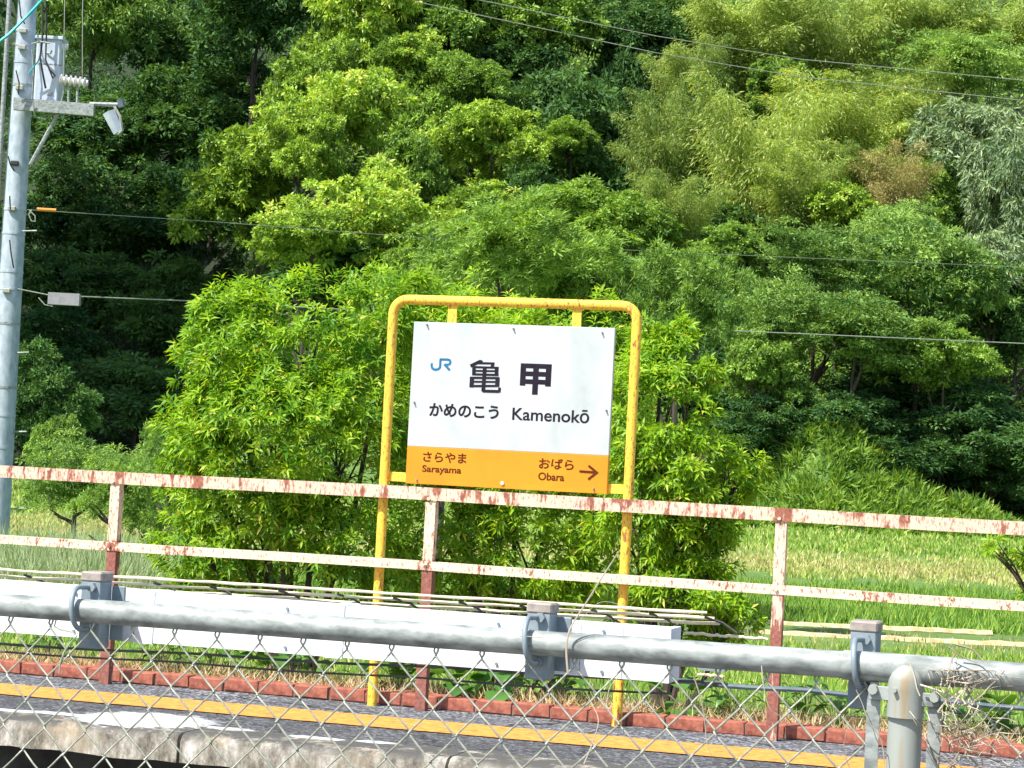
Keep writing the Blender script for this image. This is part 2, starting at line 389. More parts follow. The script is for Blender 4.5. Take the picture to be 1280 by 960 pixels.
def crown_data(nclump, nleaf, rx, rz, cr, flat=1.0, droop=.25, L=.17, W=.07, hang=0.0, nsub=13, sub=(.30, .58), low=-.35):
    E_ = np.array([rx, rx, rz])
    bd = rnd_dirs(nsub); bd[:, 2] = np.where(bd[:, 2] < -.5, -bd[:, 2], bd[:, 2])
    bc = bd*rng.uniform(.25, .80, nsub)[:, None]*E_; br = rng.uniform(*sub, nsub)*rx
    wgt = br**2; bi = rng.choice(nsub, nclump, p=wgt/wgt.sum())
    d = rnd_dirs(nclump); d[:, 2] = np.where(d[:, 2] < low, -d[:, 2], d[:, 2])
    C = bc[bi] + d*(br[bi]*rng.uniform(.50, 1.28, nclump))[:, None]*np.array([1, 1, .85])
    sz = cr*rng.uniform(.45, 1.35, nclump)
    o = unit(d + bc[bi]/E_*.6 + np.array([0, 0, .35]))
    ct = rng.uniform(0, .45, nclump) + rng.uniform(-.1, .15, nsub)[bi]
    ci = np.repeat(np.arange(nclump), nleaf); n = len(ci)
    q = unit(rnd_dirs(n) + .8*o[ci])
    P = C[ci] + q*(sz[ci]*rng.uniform(.3, 1.0, n)**.6)[:, None]*np.array([1, 1, flat])
    D = unit(q*np.array([1, 1, .6]) + rng.normal(size=(n, 3))*.5 + np.array([0, 0, -droop]))
    NN = unit(q*.5 + np.array([0, 0, .45]) + rng.normal(size=(n, 3))*.65)
    if hang: P[:, 2] -= hang*rng.random(n)*sz[ci]
    tint = ct[ci] + rng.uniform(0, .45, n)
    ls = rng.uniform(.6, 1.35, n)
    return P, D, NN, L*ls, W*ls, tint

def crown_mesh(name, mat, **kw):
    P, D, NN, L, W, t = crown_data(**kw)
    return leaf_mesh(name, P, D, NN, L, W, t, mat)

def bamboo_mesh(name, mat, nculm=22, nl=1700, H=4.4, spread=1.35, L=.14, W=.024):
    Ps, Ds, Ns, Ts = [], [], [], []; mb = MB()
    for i in range(nculm):
        a = rng.uniform(0, 2*math.pi); b = rng.uniform(0, spread*.5); base = np.array([b*math.cos(a), b*math.sin(a), 0])
        a2 = a + rng.normal()*.5; h = H*rng.uniform(.55, 1.10); out = spread*rng.uniform(.5, 1.2)
        ts = np.linspace(0, 1, 9)
        pts = np.array([base + np.array([math.cos(a2), math.sin(a2), 0])*out*(t**2.6) + np.array([0, 0, h*(t - .13*t**5)]) for t in ts])
        mb.tube(pts[:8], [.016*(1-.7*t) for t in ts[:8]], 5, False)
        t = .28 + .72*rng.random(nl)**.8
        idx = t*8; i0 = np.minimum(idx.astype(int), 7); fr = (idx-i0)[:, None]
        c = pts[i0]*(1-fr) + pts[i0+1]*fr
        bw = (.12 + .52*np.sin(np.pi*np.clip((t-.22)/.80, 0, 1))**.8)
        q = rnd_dirs(nl)*np.array([1, 1, .45])
        k = rng.integers(0, 60, nl); qa = unit(rnd_dirs(60)*np.array([1, 1, .5]))[k]
        P = c + (q*.45 + qa*.75)*(bw*rng.random(nl)**.5)[:, None] + np.array([0, 0, -.12])
        D = unit(qa*.8 + rng.normal(size=(nl, 3))*.5 + np.array([math.cos(a2)*.3, math.sin(a2)*.3, -.85]))
        Ps.append(P); Ds.append(D); Ns.append(unit(rnd_dirs(nl) + np.array([-.3, -.6, .8]))); Ts.append(rng.uniform(0, .3)+rng.uniform(0, .5, nl))
    P, D, NN, T = map(np.concatenate, (Ps, Ds, Ns, Ts)); s = rng.uniform(.7, 1.3, len(P))
    T = np.where(rng.random(len(T)) < .03, 1.0, T*.85)
    return leaf_mesh(name, P, D, NN, L*s, W*s, T, mat), mb

def trunk_mesh(seed, limbs=6):
    r = random.Random(seed); mb = MB()
    k = [(r.uniform(-.06, .06)*i/5, r.uniform(-.06, .06)*i/5, i/5) for i in range(6)]
    mb.tube(k, [.07, .058, .05, .042, .033, .02], 7)
    for i in range(limbs):
        z = r.uniform(.35, .9); a = r.uniform(0, 6.28); l = r.uniform(.25, .5)
        b = [(0, 0, z), (math.cos(a)*l*.5, math.sin(a)*l*.5, z+.07), (math.cos(a)*l, math.sin(a)*l, z+r.uniform(.10, .22))]
        mb.tube(b, [.028, .018, .007], 5)
    return mb

# ------------------------------------------------------------------ terrain
HOR = lambda px: 593.2 + (px-640)*0.0522
F_S = [0, 12.5, 14, 24, 30, 38, 45, 52, 57]
F_Z = [-.35, -.35, -.35, -.30, -.37, -.15, .0, .25, .60]
def smooth(e0, e1, x):
    t = np.clip((x-e0)/(e1-e0), 0, 1); return t*t*(3-2*t)
def recess(r, s):           # the wooded hollow at the left of the view
    a = r/np.maximum(s, 1)   # tangent of the bearing
    return 15.0*(1-smooth(-.145, -.095, a))*smooth(-.42, -.30, a)
def ground(r, s):
    r = np.asarray(r, float); s = np.asarray(s, float)
    z = np.interp(s, F_S, F_Z)
    q = np.maximum(0, s-57-recess(r, s))
    z = z + q*.78 - .006*q*q*(q < 60) - (q >= 60)*21.6
    z = z + .35*np.sin(r*.31+1)*np.sin(s*.23)*smooth(50, 65, s)
    return z
SR = np.array([math.cos(PSI), math.sin(PSI)]); SF = np.array([-math.sin(PSI), math.cos(PSI)])
def rs2w(r, s, z): 
    xy = np.multiply.outer(r, SR) + np.multiply.outer(s, SF); return np.concatenate([xy, np.asarray(z)[..., None]], -1)
def grid(name, rr, ss, mat, zf):
    R, S = np.meshgrid(rr, ss); V = rs2w(R, S, zf(R, S)).reshape(-1, 3); nx, ny = len(rr), len(ss)
    F = [(j*nx+i, j*nx+i+1, (j+1)*nx+i+1, (j+1)*nx+i) for j in range(ny-1) for i in range(nx-1)]
    me = bpy.data.meshes.new(name); me.from_pydata(V.tolist(), [], F); me.materials.append(mat)
    me.polygons.foreach_set("use_smooth", [True]*len(F))
    return structure(link(name, me))
YR = 10.40                        # plane of the platform railing
YEDGE = 8.72
mb = MB(); 
grid('field', np.linspace(-70, 70, 71), np.concatenate([np.linspace(15.2, 30, 16), np.linspace(32, 62, 16)]), M['field'], ground)
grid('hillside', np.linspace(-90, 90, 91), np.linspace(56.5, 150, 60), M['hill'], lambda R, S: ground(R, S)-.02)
# ground directly behind the platform (world-aligned), reaching under the field edge
mb = MB(); 
xs = np.linspace(-60, 40, 60); ys = [10.62, 11.0, 11.6, 13, 16, 24]; zs = [.03, .0, -.18, -.33, -.36, -.38]
vs_ = [(x, y, z+(.02*math.sin(x*5) if i < 3 else 0)) for i, (y, z) in enumerate(zip(ys, zs)) for x in xs]
fs_ = [(j*60+i, j*60+i+1, (j+1)*60+i+1, (j+1)*60+i) for j in range(5) for i in range(59)]
mb.add(vs_, fs_); structure(mb.build('soil_bank', M['soil']))
mb = MB(); mb.add([(-90, -40, -1.1), (90, -40, -1.1), (90, 9.25, -1.1), (-90, 9.25, -1.1)], [(0, 1, 2, 3)]); structure(mb.build('ballast_ground', M['ballast']))

# ------------------------------------------------------------------ platform
X0, X1 = -16.0, 9.0
plat = MB().box(((X0+X1)/2, (9.2+10.62)/2, -.56), (X1-X0, 10.62-9.2, 1.10)).build('platform_wall', M['shadewall'], smooth=False); structure(plat)
pa = MB().box(((X0+X1)/2, (YEDGE+.30+10.62)/2, -.061), (X1-X0, 10.62-YEDGE-.30, .12)).build('platform', M['asphalt'], smooth=False); structure(pa)
# coping slabs along the edge, each its own piece
x = X0; i = 0
cop = thing('platform_coping', 'weathered concrete coping slabs forming the edge of the platform', 'platform edge', (0, YEDGE, 0))
while x < 2.0:
    l = 1.2; mb = MB(); nseg = 12
    # slab with chipped irregular lip
    top, bot = [], []
    prof = []
    for k in range(nseg+1):
        xx = x + .006 + (l-.012)*k/nseg
        j = random.uniform(-.012, .012); jz = random.uniform(-.006, .006)
        prof.append([(xx, YEDGE+.30, -.121), (xx, YEDGE+j*.3, -.121+jz), (xx, YEDGE+j*.5, -.03), (xx, YEDGE+.018+j, -.006), (xx, YEDGE+.05+j, .003), (xx, YEDGE+.2995, .003)])
    V = [p for q in prof for p in q]; F = []
    for k in range(nseg):
        for a in range(6): F.append((k*6+a, k*6+(a+1) % 6, (k+1)*6+(a+1) % 6, (k+1)*6+a))
    F.append(tuple(range(6))); F.append(tuple(nseg*6+a for a in range(6))[::-1])
    mb.add(V, F)
    if x > X0+3: mb.build('slab', M['concrete'], cop)
    x += l; i += 1
# yellow line: raised thermoplastic strip
ya, yb = at_z(0, 868.3, 0)[1], at_z(0, 854.8, 0)[1]
nx = 300; V = []; F = []
for k in range(nx+1):
    xx = -12 + 14*k/nx
    for (yy, zz) in ((ya+random.uniform(-.004, .004), .004), (yb+random.uniform(-.004, .004), .004)): V.append((xx, yy, zz))
for k in range(nx): F.append((2*k, 2*k+1, 2*k+3, 2*k+2))
MBy = MB(); MBy.add(V, F); o = MBy.build('yellow_line', M['yline']); structure(o)
# brick edging
kerb = thing('brick_edging', 'row of red bricks edging the back of the platform asphalt', 'brick edging', (0, YR+.12, 0))
MB().box((-4.2, YR+.125, .026), (16.0, .088, .050)).build('mortar_bed', M['mortar'], kerb)
bl = .182
bmeshes = []
for k in range(5):
    mbb = MB().box((0, 0, 0), (bl, .1, .060), .004)
    mbb.v = [(a+random.uniform(-.002, .002), b+random.uniform(-.002, .002), c+random.uniform(-.002, .002)) for a, b, c in mbb.v]
    me = mbb.mesh('brick', False); me.materials.append(M['brick']); bmeshes.append(me)
nb = int(13/.192)
for k in range(nb):
    x = -11.2 + k*.192
    o = link('brick', bmeshes[k % 5], kerb, loc=(x, random.uniform(-.004, .004), .0325+random.uniform(-.003, .003)), rot=(random.uniform(-.02, .02), random.uniform(-.012, .012), random.uniform(-.02, .02)))
for k in range(nb):              # second, sunken row behind, some bricks missing
    if random.random() < .3: continue
    x = -11.1 + k*.192
    link('brick', bmeshes[(k+2) % 5], kerb, loc=(x, .115+random.uniform(-.006, .006), .026+random.uniform(-.012, .006)), rot=(random.uniform(-.05, .05), random.uniform(-.03, .03), random.uniform(-.05, .05)))

# ------------------------------------------------------------------ rusty railing
rail = thing('rusty_railing', 'rusty cream painted steel railing along the back of the platform', 'railing', (0, YR, 0))
HT, HM = 1.0568, .7043
def lrail(z, h, dpt, y, mat, x0, x1, t=.005):
    m_ = MB(); n = 24
    poly = [(0, -h/2), (0, h/2), (dpt, h/2), (dpt, h/2-t), (t, h/2-t), (t, -h/2)]
    V = []; 
    for k in range(n+1):
        xx = x0+(x1-x0)*k/n; s_ = .0035*math.sin(xx*1.3)+.002*math.sin(xx*3.1+1)
        for (a, b) in poly: V.append((xx, y+a, z+b+s_))
    F = [(k*6+a, k*6+(a+1) % 6, (k+1)*6+(a+1) % 6, (k+1)*6+a) for k in range(n) for a in range(6)]
    F += [tuple(range(6)), tuple(n*6+a for a in range(6))[::-1]]
    m_.add(V, F); return m_.build('rail', mat, rail, smooth=False)
lrail(HT, .062, .055, YR-.055, M['rust'], -12, 3.5)
lrail(HM, .044, .040, YR-.053, M['rustmid'], -12, 3.5)
posts_px = [(140, 853), (537, 885), (970, 922)]
px_x = [at_z(p[0], p[1], 0)[0] for p in posts_px]
xs_post = [px_x[0]-(px_x[1]-px_x[0])] + px_x + [px_x[2]+1.68]
for xx in xs_post:
    yf = YR-.048; h = HT-.0335
    wq = .052; poly = [(-wq/2, 0), (wq/2, 0), (wq/2, .05), (wq/2-.006, .05), (wq/2-.006, .006), (-wq/2, .006)]
    pm = MB().prism(poly, (xx, yf, 0), (1, 0, 0), (0, 1, 0), (0, 0, 1), h).build('post', M['rustpost'], rail, smooth=False)
    for zz in (HM, HT-.02):
        MB().tube([(xx-.008, yf-.014, zz), (xx-.008, yf+.0, zz)], .009, 6).build('bolt', M['rustpost'], rail)

# ------------------------------------------------------------------ station name sign
YS = YR + .012
sg = thing('station_sign', 'white and orange station name board hung in a yellow tube frame behind the rusty railing', 'station sign', (at_y(617, 890, YS)[0], YS, 0))
bL = at_z(466, 879, 0); bR = at_z(770, 906, 0)
xl, xr = at_y(492, 372, YS)[0], at_y(799, 383, YS)[0]
xl = (xl+at_y(466, 878, YS)[0])/2; xr = (xr+at_y(769, 905, YS)[0])/2
ztop = (at_y(560, 376, YS)[2]+at_y(740, 381, YS)[2])/2
R = .075
def frame_path():
    p = [(xl, YS, -.02), (xl, YS, .6), (xl, YS, ztop-R)]
    for k in range(1, 8):
        a = math.pi/2*k/8; p.append((xl+R-R*math.cos(a), YS, ztop-R+R*math.sin(a)))
    p += [(xl+R, YS, ztop), (xr-R, YS, ztop)]
    for k in range(1, 8):
        a = math.pi/2*k/8; p.append((xr-R+R*math.sin(a), YS, ztop-R+R*math.cos(a)))
    p += [(xr, YS, ztop-R), (xr, YS, .6), (xr, YS, -.02)]
    return p
MB().tube(frame_path(), .0245, 18).build('tube_frame', M['yellow'], sg)
YB = YS-.016
TL, TR, BR, BL = (at_y(*p, YB) for p in ((518, 401), (769.5, 411), (757.5, 618.5), (506, 603.5)))
bx0, bx1 = (TL[0]+BL[0])/2, (TR[0]+BR[0])/2; bz1 = (TL[2]+TR[2])/2; bz0 = (BL[2]+BR[2])/2
sp = at_y(509, 556, YB)[2]*.5+at_y(760, 571, YB)[2]*.5
board = MB().box(((bx0+bx1)/2, YB+.014, (bz1+sp)/2), (bx1-bx0, .026, bz1-sp), .002).build('board', M['white'], sg, smooth=False)
MB().box(((bx0+bx1)/2, YB+.014, (bz0+sp)/2), (bx1-bx0, .026, sp-bz0-.0005), .002).build('orange_band', M['orange'], sg, smooth=False)
for (a, b) in ((566, 385), (721.5, 390)):
    q = at_y(a, b, YS); MB().box((q[0], YS, (ztop+bz1)/2), (.047, .008, ztop-bz1+.03), .001).build('hanger_tab', M['yellow'], sg, smooth=False)
for s_, (a, b) in ((-1, (497, 596)), (1, (766, 611))):
    q = at_y(a, b, YS); xa, xb = (xl, bx0+.03) if s_ < 0 else (bx1-.03, xr)
    MB().box(((xa+xb)/2, YS+.012, q[2]), (xb-xa, .007, .046), .001).build('side_tab', M['yellow'], sg, smooth=False)
yf = YB+.001-.0005
for (a, b) in ((534, 406), (642, 411), (753, 416), (518, 503), (758, 513), (521, 600), (742, 611)):
    q = at_y(a, b, yf); MB().tube([(q[0], yf-.014, q[2]), (q[0], yf+.004, q[2])], [.0035, .006], 8).build('screw', M['bracket'], sg)
q = at_y(628, 604, yf); MB().tube([(q[0], yf-.007, q[2]), (q[0], yf+.002, q[2])], .0095, 10).build('screw_cap', M['white'], sg)

def px2(cx, cy): return at_y(470+cx/3.5556, 350+cy/3.5556, yf)
def text(s, box, mat, bold=0.0, part='lettering'):
    """box = pixel box (x0,y0,x1,y1 at mid height) in enlarged sign coordinates"""
    cu = bpy.data.curves.new('t', 'FONT'); cu.body = s; cu.size = 1; cu.offset = bold; cu.resolution_u = 6
    ob = bpy.data.objects.new('t', cu); COL.objects.link(ob)
    dg = bpy.context.evaluated_depsgraph_get(); me = bpy.data.meshes.new_from_object(ob.evaluated_get(dg))
    bpy.data.objects.remove(ob)
    co = np.array([v.co[:] for v in me.vertices]); mn, mx_ = co.min(0), co.max(0)
    x0_, y0_, x1_, y1_ = box
    ym = (y0_+y1_)/2
    A = px2(x0_, ym); B = px2(x1_, ym+(x1_-x0_)*.045*0)
    c = px2((x0_+x1_)/2, ym); t = px2((x0_+x1_)/2, y0_); b_ = px2((x0_+x1_)/2, y1_)
    wd = (x1_-x0_)/3.5556/ (FPX/np.dot(c-CAMP, fw))/ (r0[0]-((470+((x0_+x1_)/2)/3.5556-640)/FPX)*fw[0]) ; ht = t[2]-b_[2]
    co = (co-(mn+mx_)/2)/(mx_-mn+1e-9)
    V = [(c[0]+p[0]*wd, yf-.0006, c[2]+p[1]*ht) for p in co]
    for v, p in zip(me.vertices, V): v.co = p
    me.name = part; me.materials.clear(); me.materials.append(mat)
    return link(part, me, sg)
text('甲', (640, 372, 778, 510), M['ink'], .035)
text('かめのこう', (236, 552, 545, 612), M['ink'], .03)
text('Kamenokō', (605, 571, 947, 630), M['ink'], .016)
text('さらやま', (209, 766, 402, 812), M['brownink'], .022)
text('Sarayama', (205, 826, 379, 866), M['brownink'], .022)
text('おばら', (724, 794, 879, 842), M['brownink'], .022)
text('Obara', (721, 857, 837, 892), M['brownink'], .022)
def ribbon(pts, wd, mat, part):
    P = [px2(*p) for p in pts]; P = [np.array((p[0], p[2])) for p in P]; V = []; n = len(P)
    for i in range(n):
        t0 = P[i]-P[i-1] if i else P[1]-P[0]; t1 = P[i+1]-P[i] if i < n-1 else t0
        t0 = t0/np.linalg.norm(t0); t1 = t1/np.linalg.norm(t1)
        nn = np.array([-(t0+t1)[1], (t0+t1)[0]]); nn /= np.linalg.norm(nn); k = 1/max(.5, float(np.dot(nn, [-t0[1], t0[0]])))
        for s_ in (1, -1): q_ = P[i]+nn*s_*wd/2*k; V.append((q_[0], yf-.0006-.00006*len(ribs), q_[1]))
    m_ = MB(); m_.add(V, [(2*i, 2*i+1, 2*i+3, 2*i+2) for i in range(n-1)]); ribs.append(1)
    return m_.build(part, mat, sg, smooth=False)
ribs = []
def z7(p): return ((500+p[0]/8.73-470)*3.5556, (390+p[1]/8.73-350)*3.5556)
ribbon([z7(p) for p in ((347, 558), (345, 590), (352, 612), (370, 626), (395, 629), (420, 622), (436, 605), (438, 585), (442, 520), (444, 517), (520, 519), (540, 524), (550, 540), (549, 556), (538, 570), (520, 576), (492, 574))], .0112, M['blueink'], 'railway_logo')
ribbon([z7(p) for p in ((484, 569), (543, 636))], .0118, M['blueink'], 'railway_logo')
def stroke(x0_, y0_, x1_, y1_, w_=20): ribbon([z7((x0_, y0_+(x0_-925)*.03)), z7((x1_, y1_+(x1_-925)*.03))], w_*1.22/8.73/258, M['ink'], 'character_stroke')
for a in ((768, 594, 880, 538, 30), (868, 534, 900, 545, 22), (840, 560, 1032, 558, 20), (1018, 554, 1002, 606, 30), (788, 604, 1078, 604, 19), (800, 645, 1066, 641, 17), (788, 683, 1076, 683, 20),
          (808, 600, 806, 690, 34), (1056, 600, 1052, 692, 36), (926, 600, 908, 866, 36), (766, 722, 1084, 716, 20), (790, 764, 1064, 758, 17), (766, 812, 1060, 802, 20),
          (786, 714, 780, 826, 40), (1066, 710, 1060, 812, 40), (900, 862, 1080, 862, 26), (1082, 872, 1088, 820, 26)): stroke(*a)
ribbon([(904, 850), (975, 855)], .0105, M['brownink'], 'arrow')
ribbon([(945, 825), (982, 855.5), (943, 886)], .0105, M['brownink'], 'arrow')

# ------------------------------------------------------------------ near fence
YF = 3.95
fence = thing('chain_link_fence', 'galvanised pipe and chain link fence in the foreground in front of the track', 'fence', (0, YF, 0))
pa_, pb_ = at_y(-60, 751.6, YF), at_y(1340, 851.2, YF)
def pipe_pt(x): 
    t = (x-pa_[0])/(pb_[0]-pa_[0]); return np.array([x, YF, pa_[2]+(pb_[2]-pa_[2])*t])
def xat(px): 
    return at_y(px, 756+(px/1280)*92, YF)[0]
segs = [(xat(-60), xat(128), .0225), (xat(124), xat(662), .0235), (xat(660), xat(712), .0228), (xat(710), xat(1056), .0240), (xat(1054), xat(1196), .0262), (xat(1194), xat(1345), .0250)]
for a, b, r in segs:
    n = 6; MB().tube([pipe_pt(a+(b-a)*k/n) for k in range(n+1)], r, 24).build('top_pipe', M['galv'], fence)
# end post with hooded connector
xp = (at_y(1129, 940, YF)[0]+at_y(1133, 880, YF)[0])/2; zp = pipe_pt(xp)[2]
zc = at_y(1131, 893, YF)[2]
MB().tube([(xp, YF, -.9), (xp, YF, zc)], .0300, 22).build('end_post', M['galvdull'], fence)
MB().tube([(xp, YF-.006, zc-.004), (xp, YF-.006, zc+.03), (xp, YF-.008, zp-.032), (xp, YF-.010, zp-.014), (xp, YF-.012, zp-.003), (xp, YF-.014, zp+.004), (xp, YF-.015, zp+.009), (xp, YF-.015, zp+.011)], [.0325, .0325, .0322, .0308, .0270, .0205, .0125, .004], 22).build('post_hood', M['galvdull'], fence)
MB().tube([(xp-.016, YF-.045, zp-.035), (xp-.016, YF-.02, zp-.035)], [.004, .005], 8).build('rivet', M['galvdull'], fence)
for s_, pxb, pyb, ptop in ((-1, 1091, 862, 868), (1, 1168, 872, 880)):
    c = at_y(pxb, pyb, YF-.03); wpx = .0115
    poly = [(-wpx, -1.4), (wpx, -1.4), (wpx, -.02), (wpx*.55, .012), (-wpx*.55, .012), (-wpx, -.02)]
    MB().prism(poly, (c[0], YF-.012, c[2]), (1, 0, 0), (0, 0, 1), (0, 1, 0), .005).build('tension_bar', M['galv'], fence, smooth=False)
    xa, xb = sorted((c[0], xp))
    MB().box(((xa+xb)/2, YF-.018, c[2]-.006), (xb-xa+.016, .004, .024), .001).build('clamp_band', M['galv'], fence, smooth=False)
    MB().tube([(c[0], YF-.036, c[2]), (c[0], YF-.014, c[2])], [.0085, .0095], 8).build('clamp_bolt', M['galvdull'], fence)
# chain link wires: each zigzag wire a part
WC, HC = .0445, .0970
def zig(par, lev=13):
    pts = []; sgn = 1 if par == 0 else -1
    off = .0018
    x_at = lambda k: (0 if (k+par) % 2 == 0 else WC)
    # hooked end at the top
    x0_ = x_at(0)
    dirx = 1 if x0_ == 0 else -1
    ys = .0015*(1 if par else -1)
    pts.append((x0_+dirx*.0020, .010, .020)); pts.append((x0_+dirx*.0038, .002, .0165)); pts.append((x0_+dirx*.0040, -.001, .010)); pts.append((x0_-dirx*.0002, ys, .002)); pts.append((x0_+dirx*.003, ys, -.002))
    for k in range(1, lev):
        xa = x_at(k); xb = x_at(k-1)
        pts.append(((xa*.5+xb*.5), ys*-1*(1 if k % 2 else 1), -(k-.5)*HC/2))
        e = .0022*(1 if xa > xb else -1)
        pts.append((xa-e*.6, ys*.2, -k*HC/2+.0032)); pts.append((xa+e*.4, -ys, -k*HC/2)); pts.append((xa-e*.6, ys, -k*HC/2-.0032))
    return MB().tube(pts, .00195, 6)
zm = []
for par in (0, 1):
    me = zig(par).mesh('mesh_wire'); me.materials.append(M['wire']); zm.append(me)
xh = at_y(655+300, 0, YF)[0]
xh = xat(600+655/2.667-600+300-300) if False else at_y(300+655/2.667, 812, YF)[0]    # a known hook
i0 = int((xh-xat(-50))/WC)//2*2
x = xh-i0*WC; i = 0
xbarL, xbarR = xat(1085), xat(1172)
while x < xat(1330):
    if x+WC < xbarL or x > xbarR:
        z = pipe_pt(x+WC/2)[2]-.0385
        o = link('mesh_wire', zm[i % 2], fence, loc=(x, random.uniform(-.002, .002), z), rot=(random.uniform(-.012, .012), random.uniform(-.016, .016), 0))
        o.scale = (1, 1, random.uniform(.985, 1.015))
    x += WC; i += 1
# loose bent wire end at the left
q = [at_y(a, b, YF-.004) for a, b in ((70, 775), (68, 783), (75, 787), (90, 790), (96, 795), (88, 803), (80, 815), (75, 830), (74, 842))]
MB().tube(q, .0018, 6).build('loose_wire', M['wire'], fence)

# brackets (square tube stubs with caps and U bolts) clamped to the pipe
def stub(px, pyt, pyb, wf, label, dep=.05, rz=0.0, plate=True):
    yb_ = YF+.030
    c = at_y(px, (pyt+pyb)/2, yb_); t = at_y(px, pyt, yb_); b = at_y(px, pyb, yb_)
    h = t[2]-b[2]; g = thing('clamp_bracket', label, 'bracket', (c[0], yb_+dep/2, b[2]), 'brackets clamped to the fence pipe')
    MB().box((c[0], yb_+dep/2, b[2]+(h-.018)/2), (wf, dep, h-.018), .002, rz).build('stub_post', M['bracket'], g, smooth=False)
    MB().box((c[0], yb_+dep/2, b[2]+h-.009), (wf+.004, dep+.004, .0195), .003, rz).build('post_cap', M['cap'], g, smooth=False)
    xu = c[0]-.004; pz = pipe_pt(xu)[2]; R_ = .037; pts = []
    for k in range(13):
        a = -math.pi/2+math.pi*k/12
        pts.append((xu+.006-.012*math.sin((a+math.pi/2)/2)+0, YF-.0-R_*.93*math.cos(a), pz+.004-R_*1.12*math.sin(-a)))
    pts = [(xu+.008, yb_+.004, pts[0][2])] + pts + [(xu+.008, yb_+.004, pts[-1][2])]
    ub = MB().tube(pts, .0052, 10).build('u_bolt', M['bracket'], g)
    for zz in (pts[0][2], pts[-1][2]):
        MB().tube([(xu+.008, yb_-.010, zz), (xu+.008, yb_+.0, zz)], .0095, 6).build('nut', M['bracket'], ub, smooth=False)
    if plate: MB().box((c[0]+wf/2+.012, yb_+dep+.006, b[2]+h*.46), (.03, .006, h*.72), .002).build('back_plate', M['bracket'], g, smooth=False)
    return g
stub(112, 715, 811, .043, 'leftmost capped steel bracket with a U bolt clamped to the fence pipe')
stub(672, 754, 850, .045, 'capped steel bracket clamped to the fence pipe left of the white duct end')
stub(1078, 777, 887, .046, 'capped steel bracket clamped beside the fence end post, with no white duct behind it', .06, -.03, False)

# white duct behind the pipe
YD = YF+.115
A, B, C_, D_ = at_y(-60, 723.3, YD), at_y(838, 787, YD), at_y(838, 853.5, YD), at_y(-60, 785, YD)
duct = thing('white_cable_duct', 'long white square cable duct fixed behind the fence pipe', 'cable duct', (A[0], YD, A[2]))
def duct_seg(x0_, x1_, name, g=0.0, dep=.085):
    f = lambda x, P, Q: P[2]+(Q[2]-P[2])*(x-P[0])/(Q[0]-P[0])
    V = []
    for x in (x0_, x1_):
        zt, zb = f(x, A, B)+g, f(x, D_, C_)-g
        V += [(x, YD-g, zb), (x, YD-g, zt), (x, YD+dep+g, zt), (x, YD+dep+g, zb)]
    m_ = MB(); m_.add(V, [(0, 1, 5, 4), (1, 2, 6, 5), (2, 3, 7, 6), (3, 0, 4, 7), (0, 3, 2, 1), (4, 5, 6, 7)])
    return m_.build(name, M['panel'], duct, smooth=False)
xsd = [A[0], xat(150), xat(392), xat(706), xat(760), B[0]]
for a, b in zip(xsd[:-1], xsd[1:]): duct_seg(a+.0006, b-.0006, 'duct_section')
for px in (150, 392): duct_seg(xat(px)-.018, xat(px)+.018, 'joint_cover', .002)
# end cap lid slightly proud
duct_seg(B[0]-.012, B[0]+.002, 'end_cap', .0015)
for px in (60, 330, 600, 735):
    x_ = xat(px); zt_ = A[2]+(B[2]-A[2])*(x_-A[0])/(B[0]-A[0])
    for dz_ in (-.012, -.088): MB().tube([(x_, YD-.0035, zt_+dz_), (x_, YD+.001, zt_+dz_)], .0032, 8).build('screw', M['bracket'], duct)
MB().box((xat(870), YD+.05, pipe_pt(xat(870))[2]-.035), (.05, .03, .012)).build('end_bracket', M['bracket'], duct, smooth=False)

# dry canes behind the duct
YC = YF+.24
def canes(group, lst, mat, r, name, labelf, cat):
    out = []
    for i, (p0, p1) in enumerate(lst):
        a, b = at_y(*p0, YC+.008*i), at_y(*p1, YC+.008*i); n = 14
        pts = [a+(b-a)*k/n+np.array([0, random.uniform(-.0015, .0015), random.uniform(-.0012, .0012)]) for k in range(n+1)]
        o = MB().tube(pts, [r*random.uniform(.85, 1.15) for _ in pts], 8).build(name, mat); tag(o, labelf[i], cat, group); out.append(o)
    return out
lat = thing('cane_lattice', 'dry tan canes tied in parallel rows along the top of the white duct', 'cane lattice', at_y(400, 735, YC))
lst = [((-60, 708), (884, 766)), ((-60, 716), (893, 773)), ((-60, 723), (900, 780)), ((855, 791), (960, 799)), ((872, 843), (905, 846))]
for i, (p0, p1) in enumerate(lst):
    a, b = at_y(*p0, YC+.012*i), at_y(*p1, YC+.012*i); n = 30
    pts = [a+(b-a)*k/n+np.array([0, random.uniform(-.002, .002), random.uniform(-.0012, .0012)]) for k in range(n+1)]
    MB().tube(pts, [.0030*random.uniform(.8, 1.25) for _ in pts], 7).build('cane', M['dryrod'], lat)
for px in list(range(30, 900, 78)):
    o_ = random.uniform(-8, 8)
    y0_ = 711+(px+60)*.0615; 
    MB().tube([at_y(px+o_, y0_+2, YC+.004), at_y(px+o_+22, y0_+9, YC+.02), at_y(px+o_+40, y0_+22, YC+.03)], .0028, 6).build('tie', M['darkcable'], lat)
for i, (p0, p1, mt_, r, lab) in enumerate([((-60, 800), (905, 853), 'darkcable', .0028, 'upper dark cable running just below the white duct'),
        ((-60, 809), (840, 867), 'darkcable', .0022, 'lower thin dark cable running below the white duct'),
        ((840, 849.5), (1345, 888), 'bluecable', .0048, 'blue grey cable running behind the fence end post at lower right')]):
    a, b = at_y(*p0, YC+.03*i), at_y(*p1, YC+.03*i); n = 20
    pts = [a+(b-a)*k/n+np.array([0, 0, -.004*math.sin(math.pi*(k/n*3 % 1))]) for k in range(n+1)]
    tag(MB().tube(pts, r, 8).build('cable', M[mt_]), lab, 'cable')

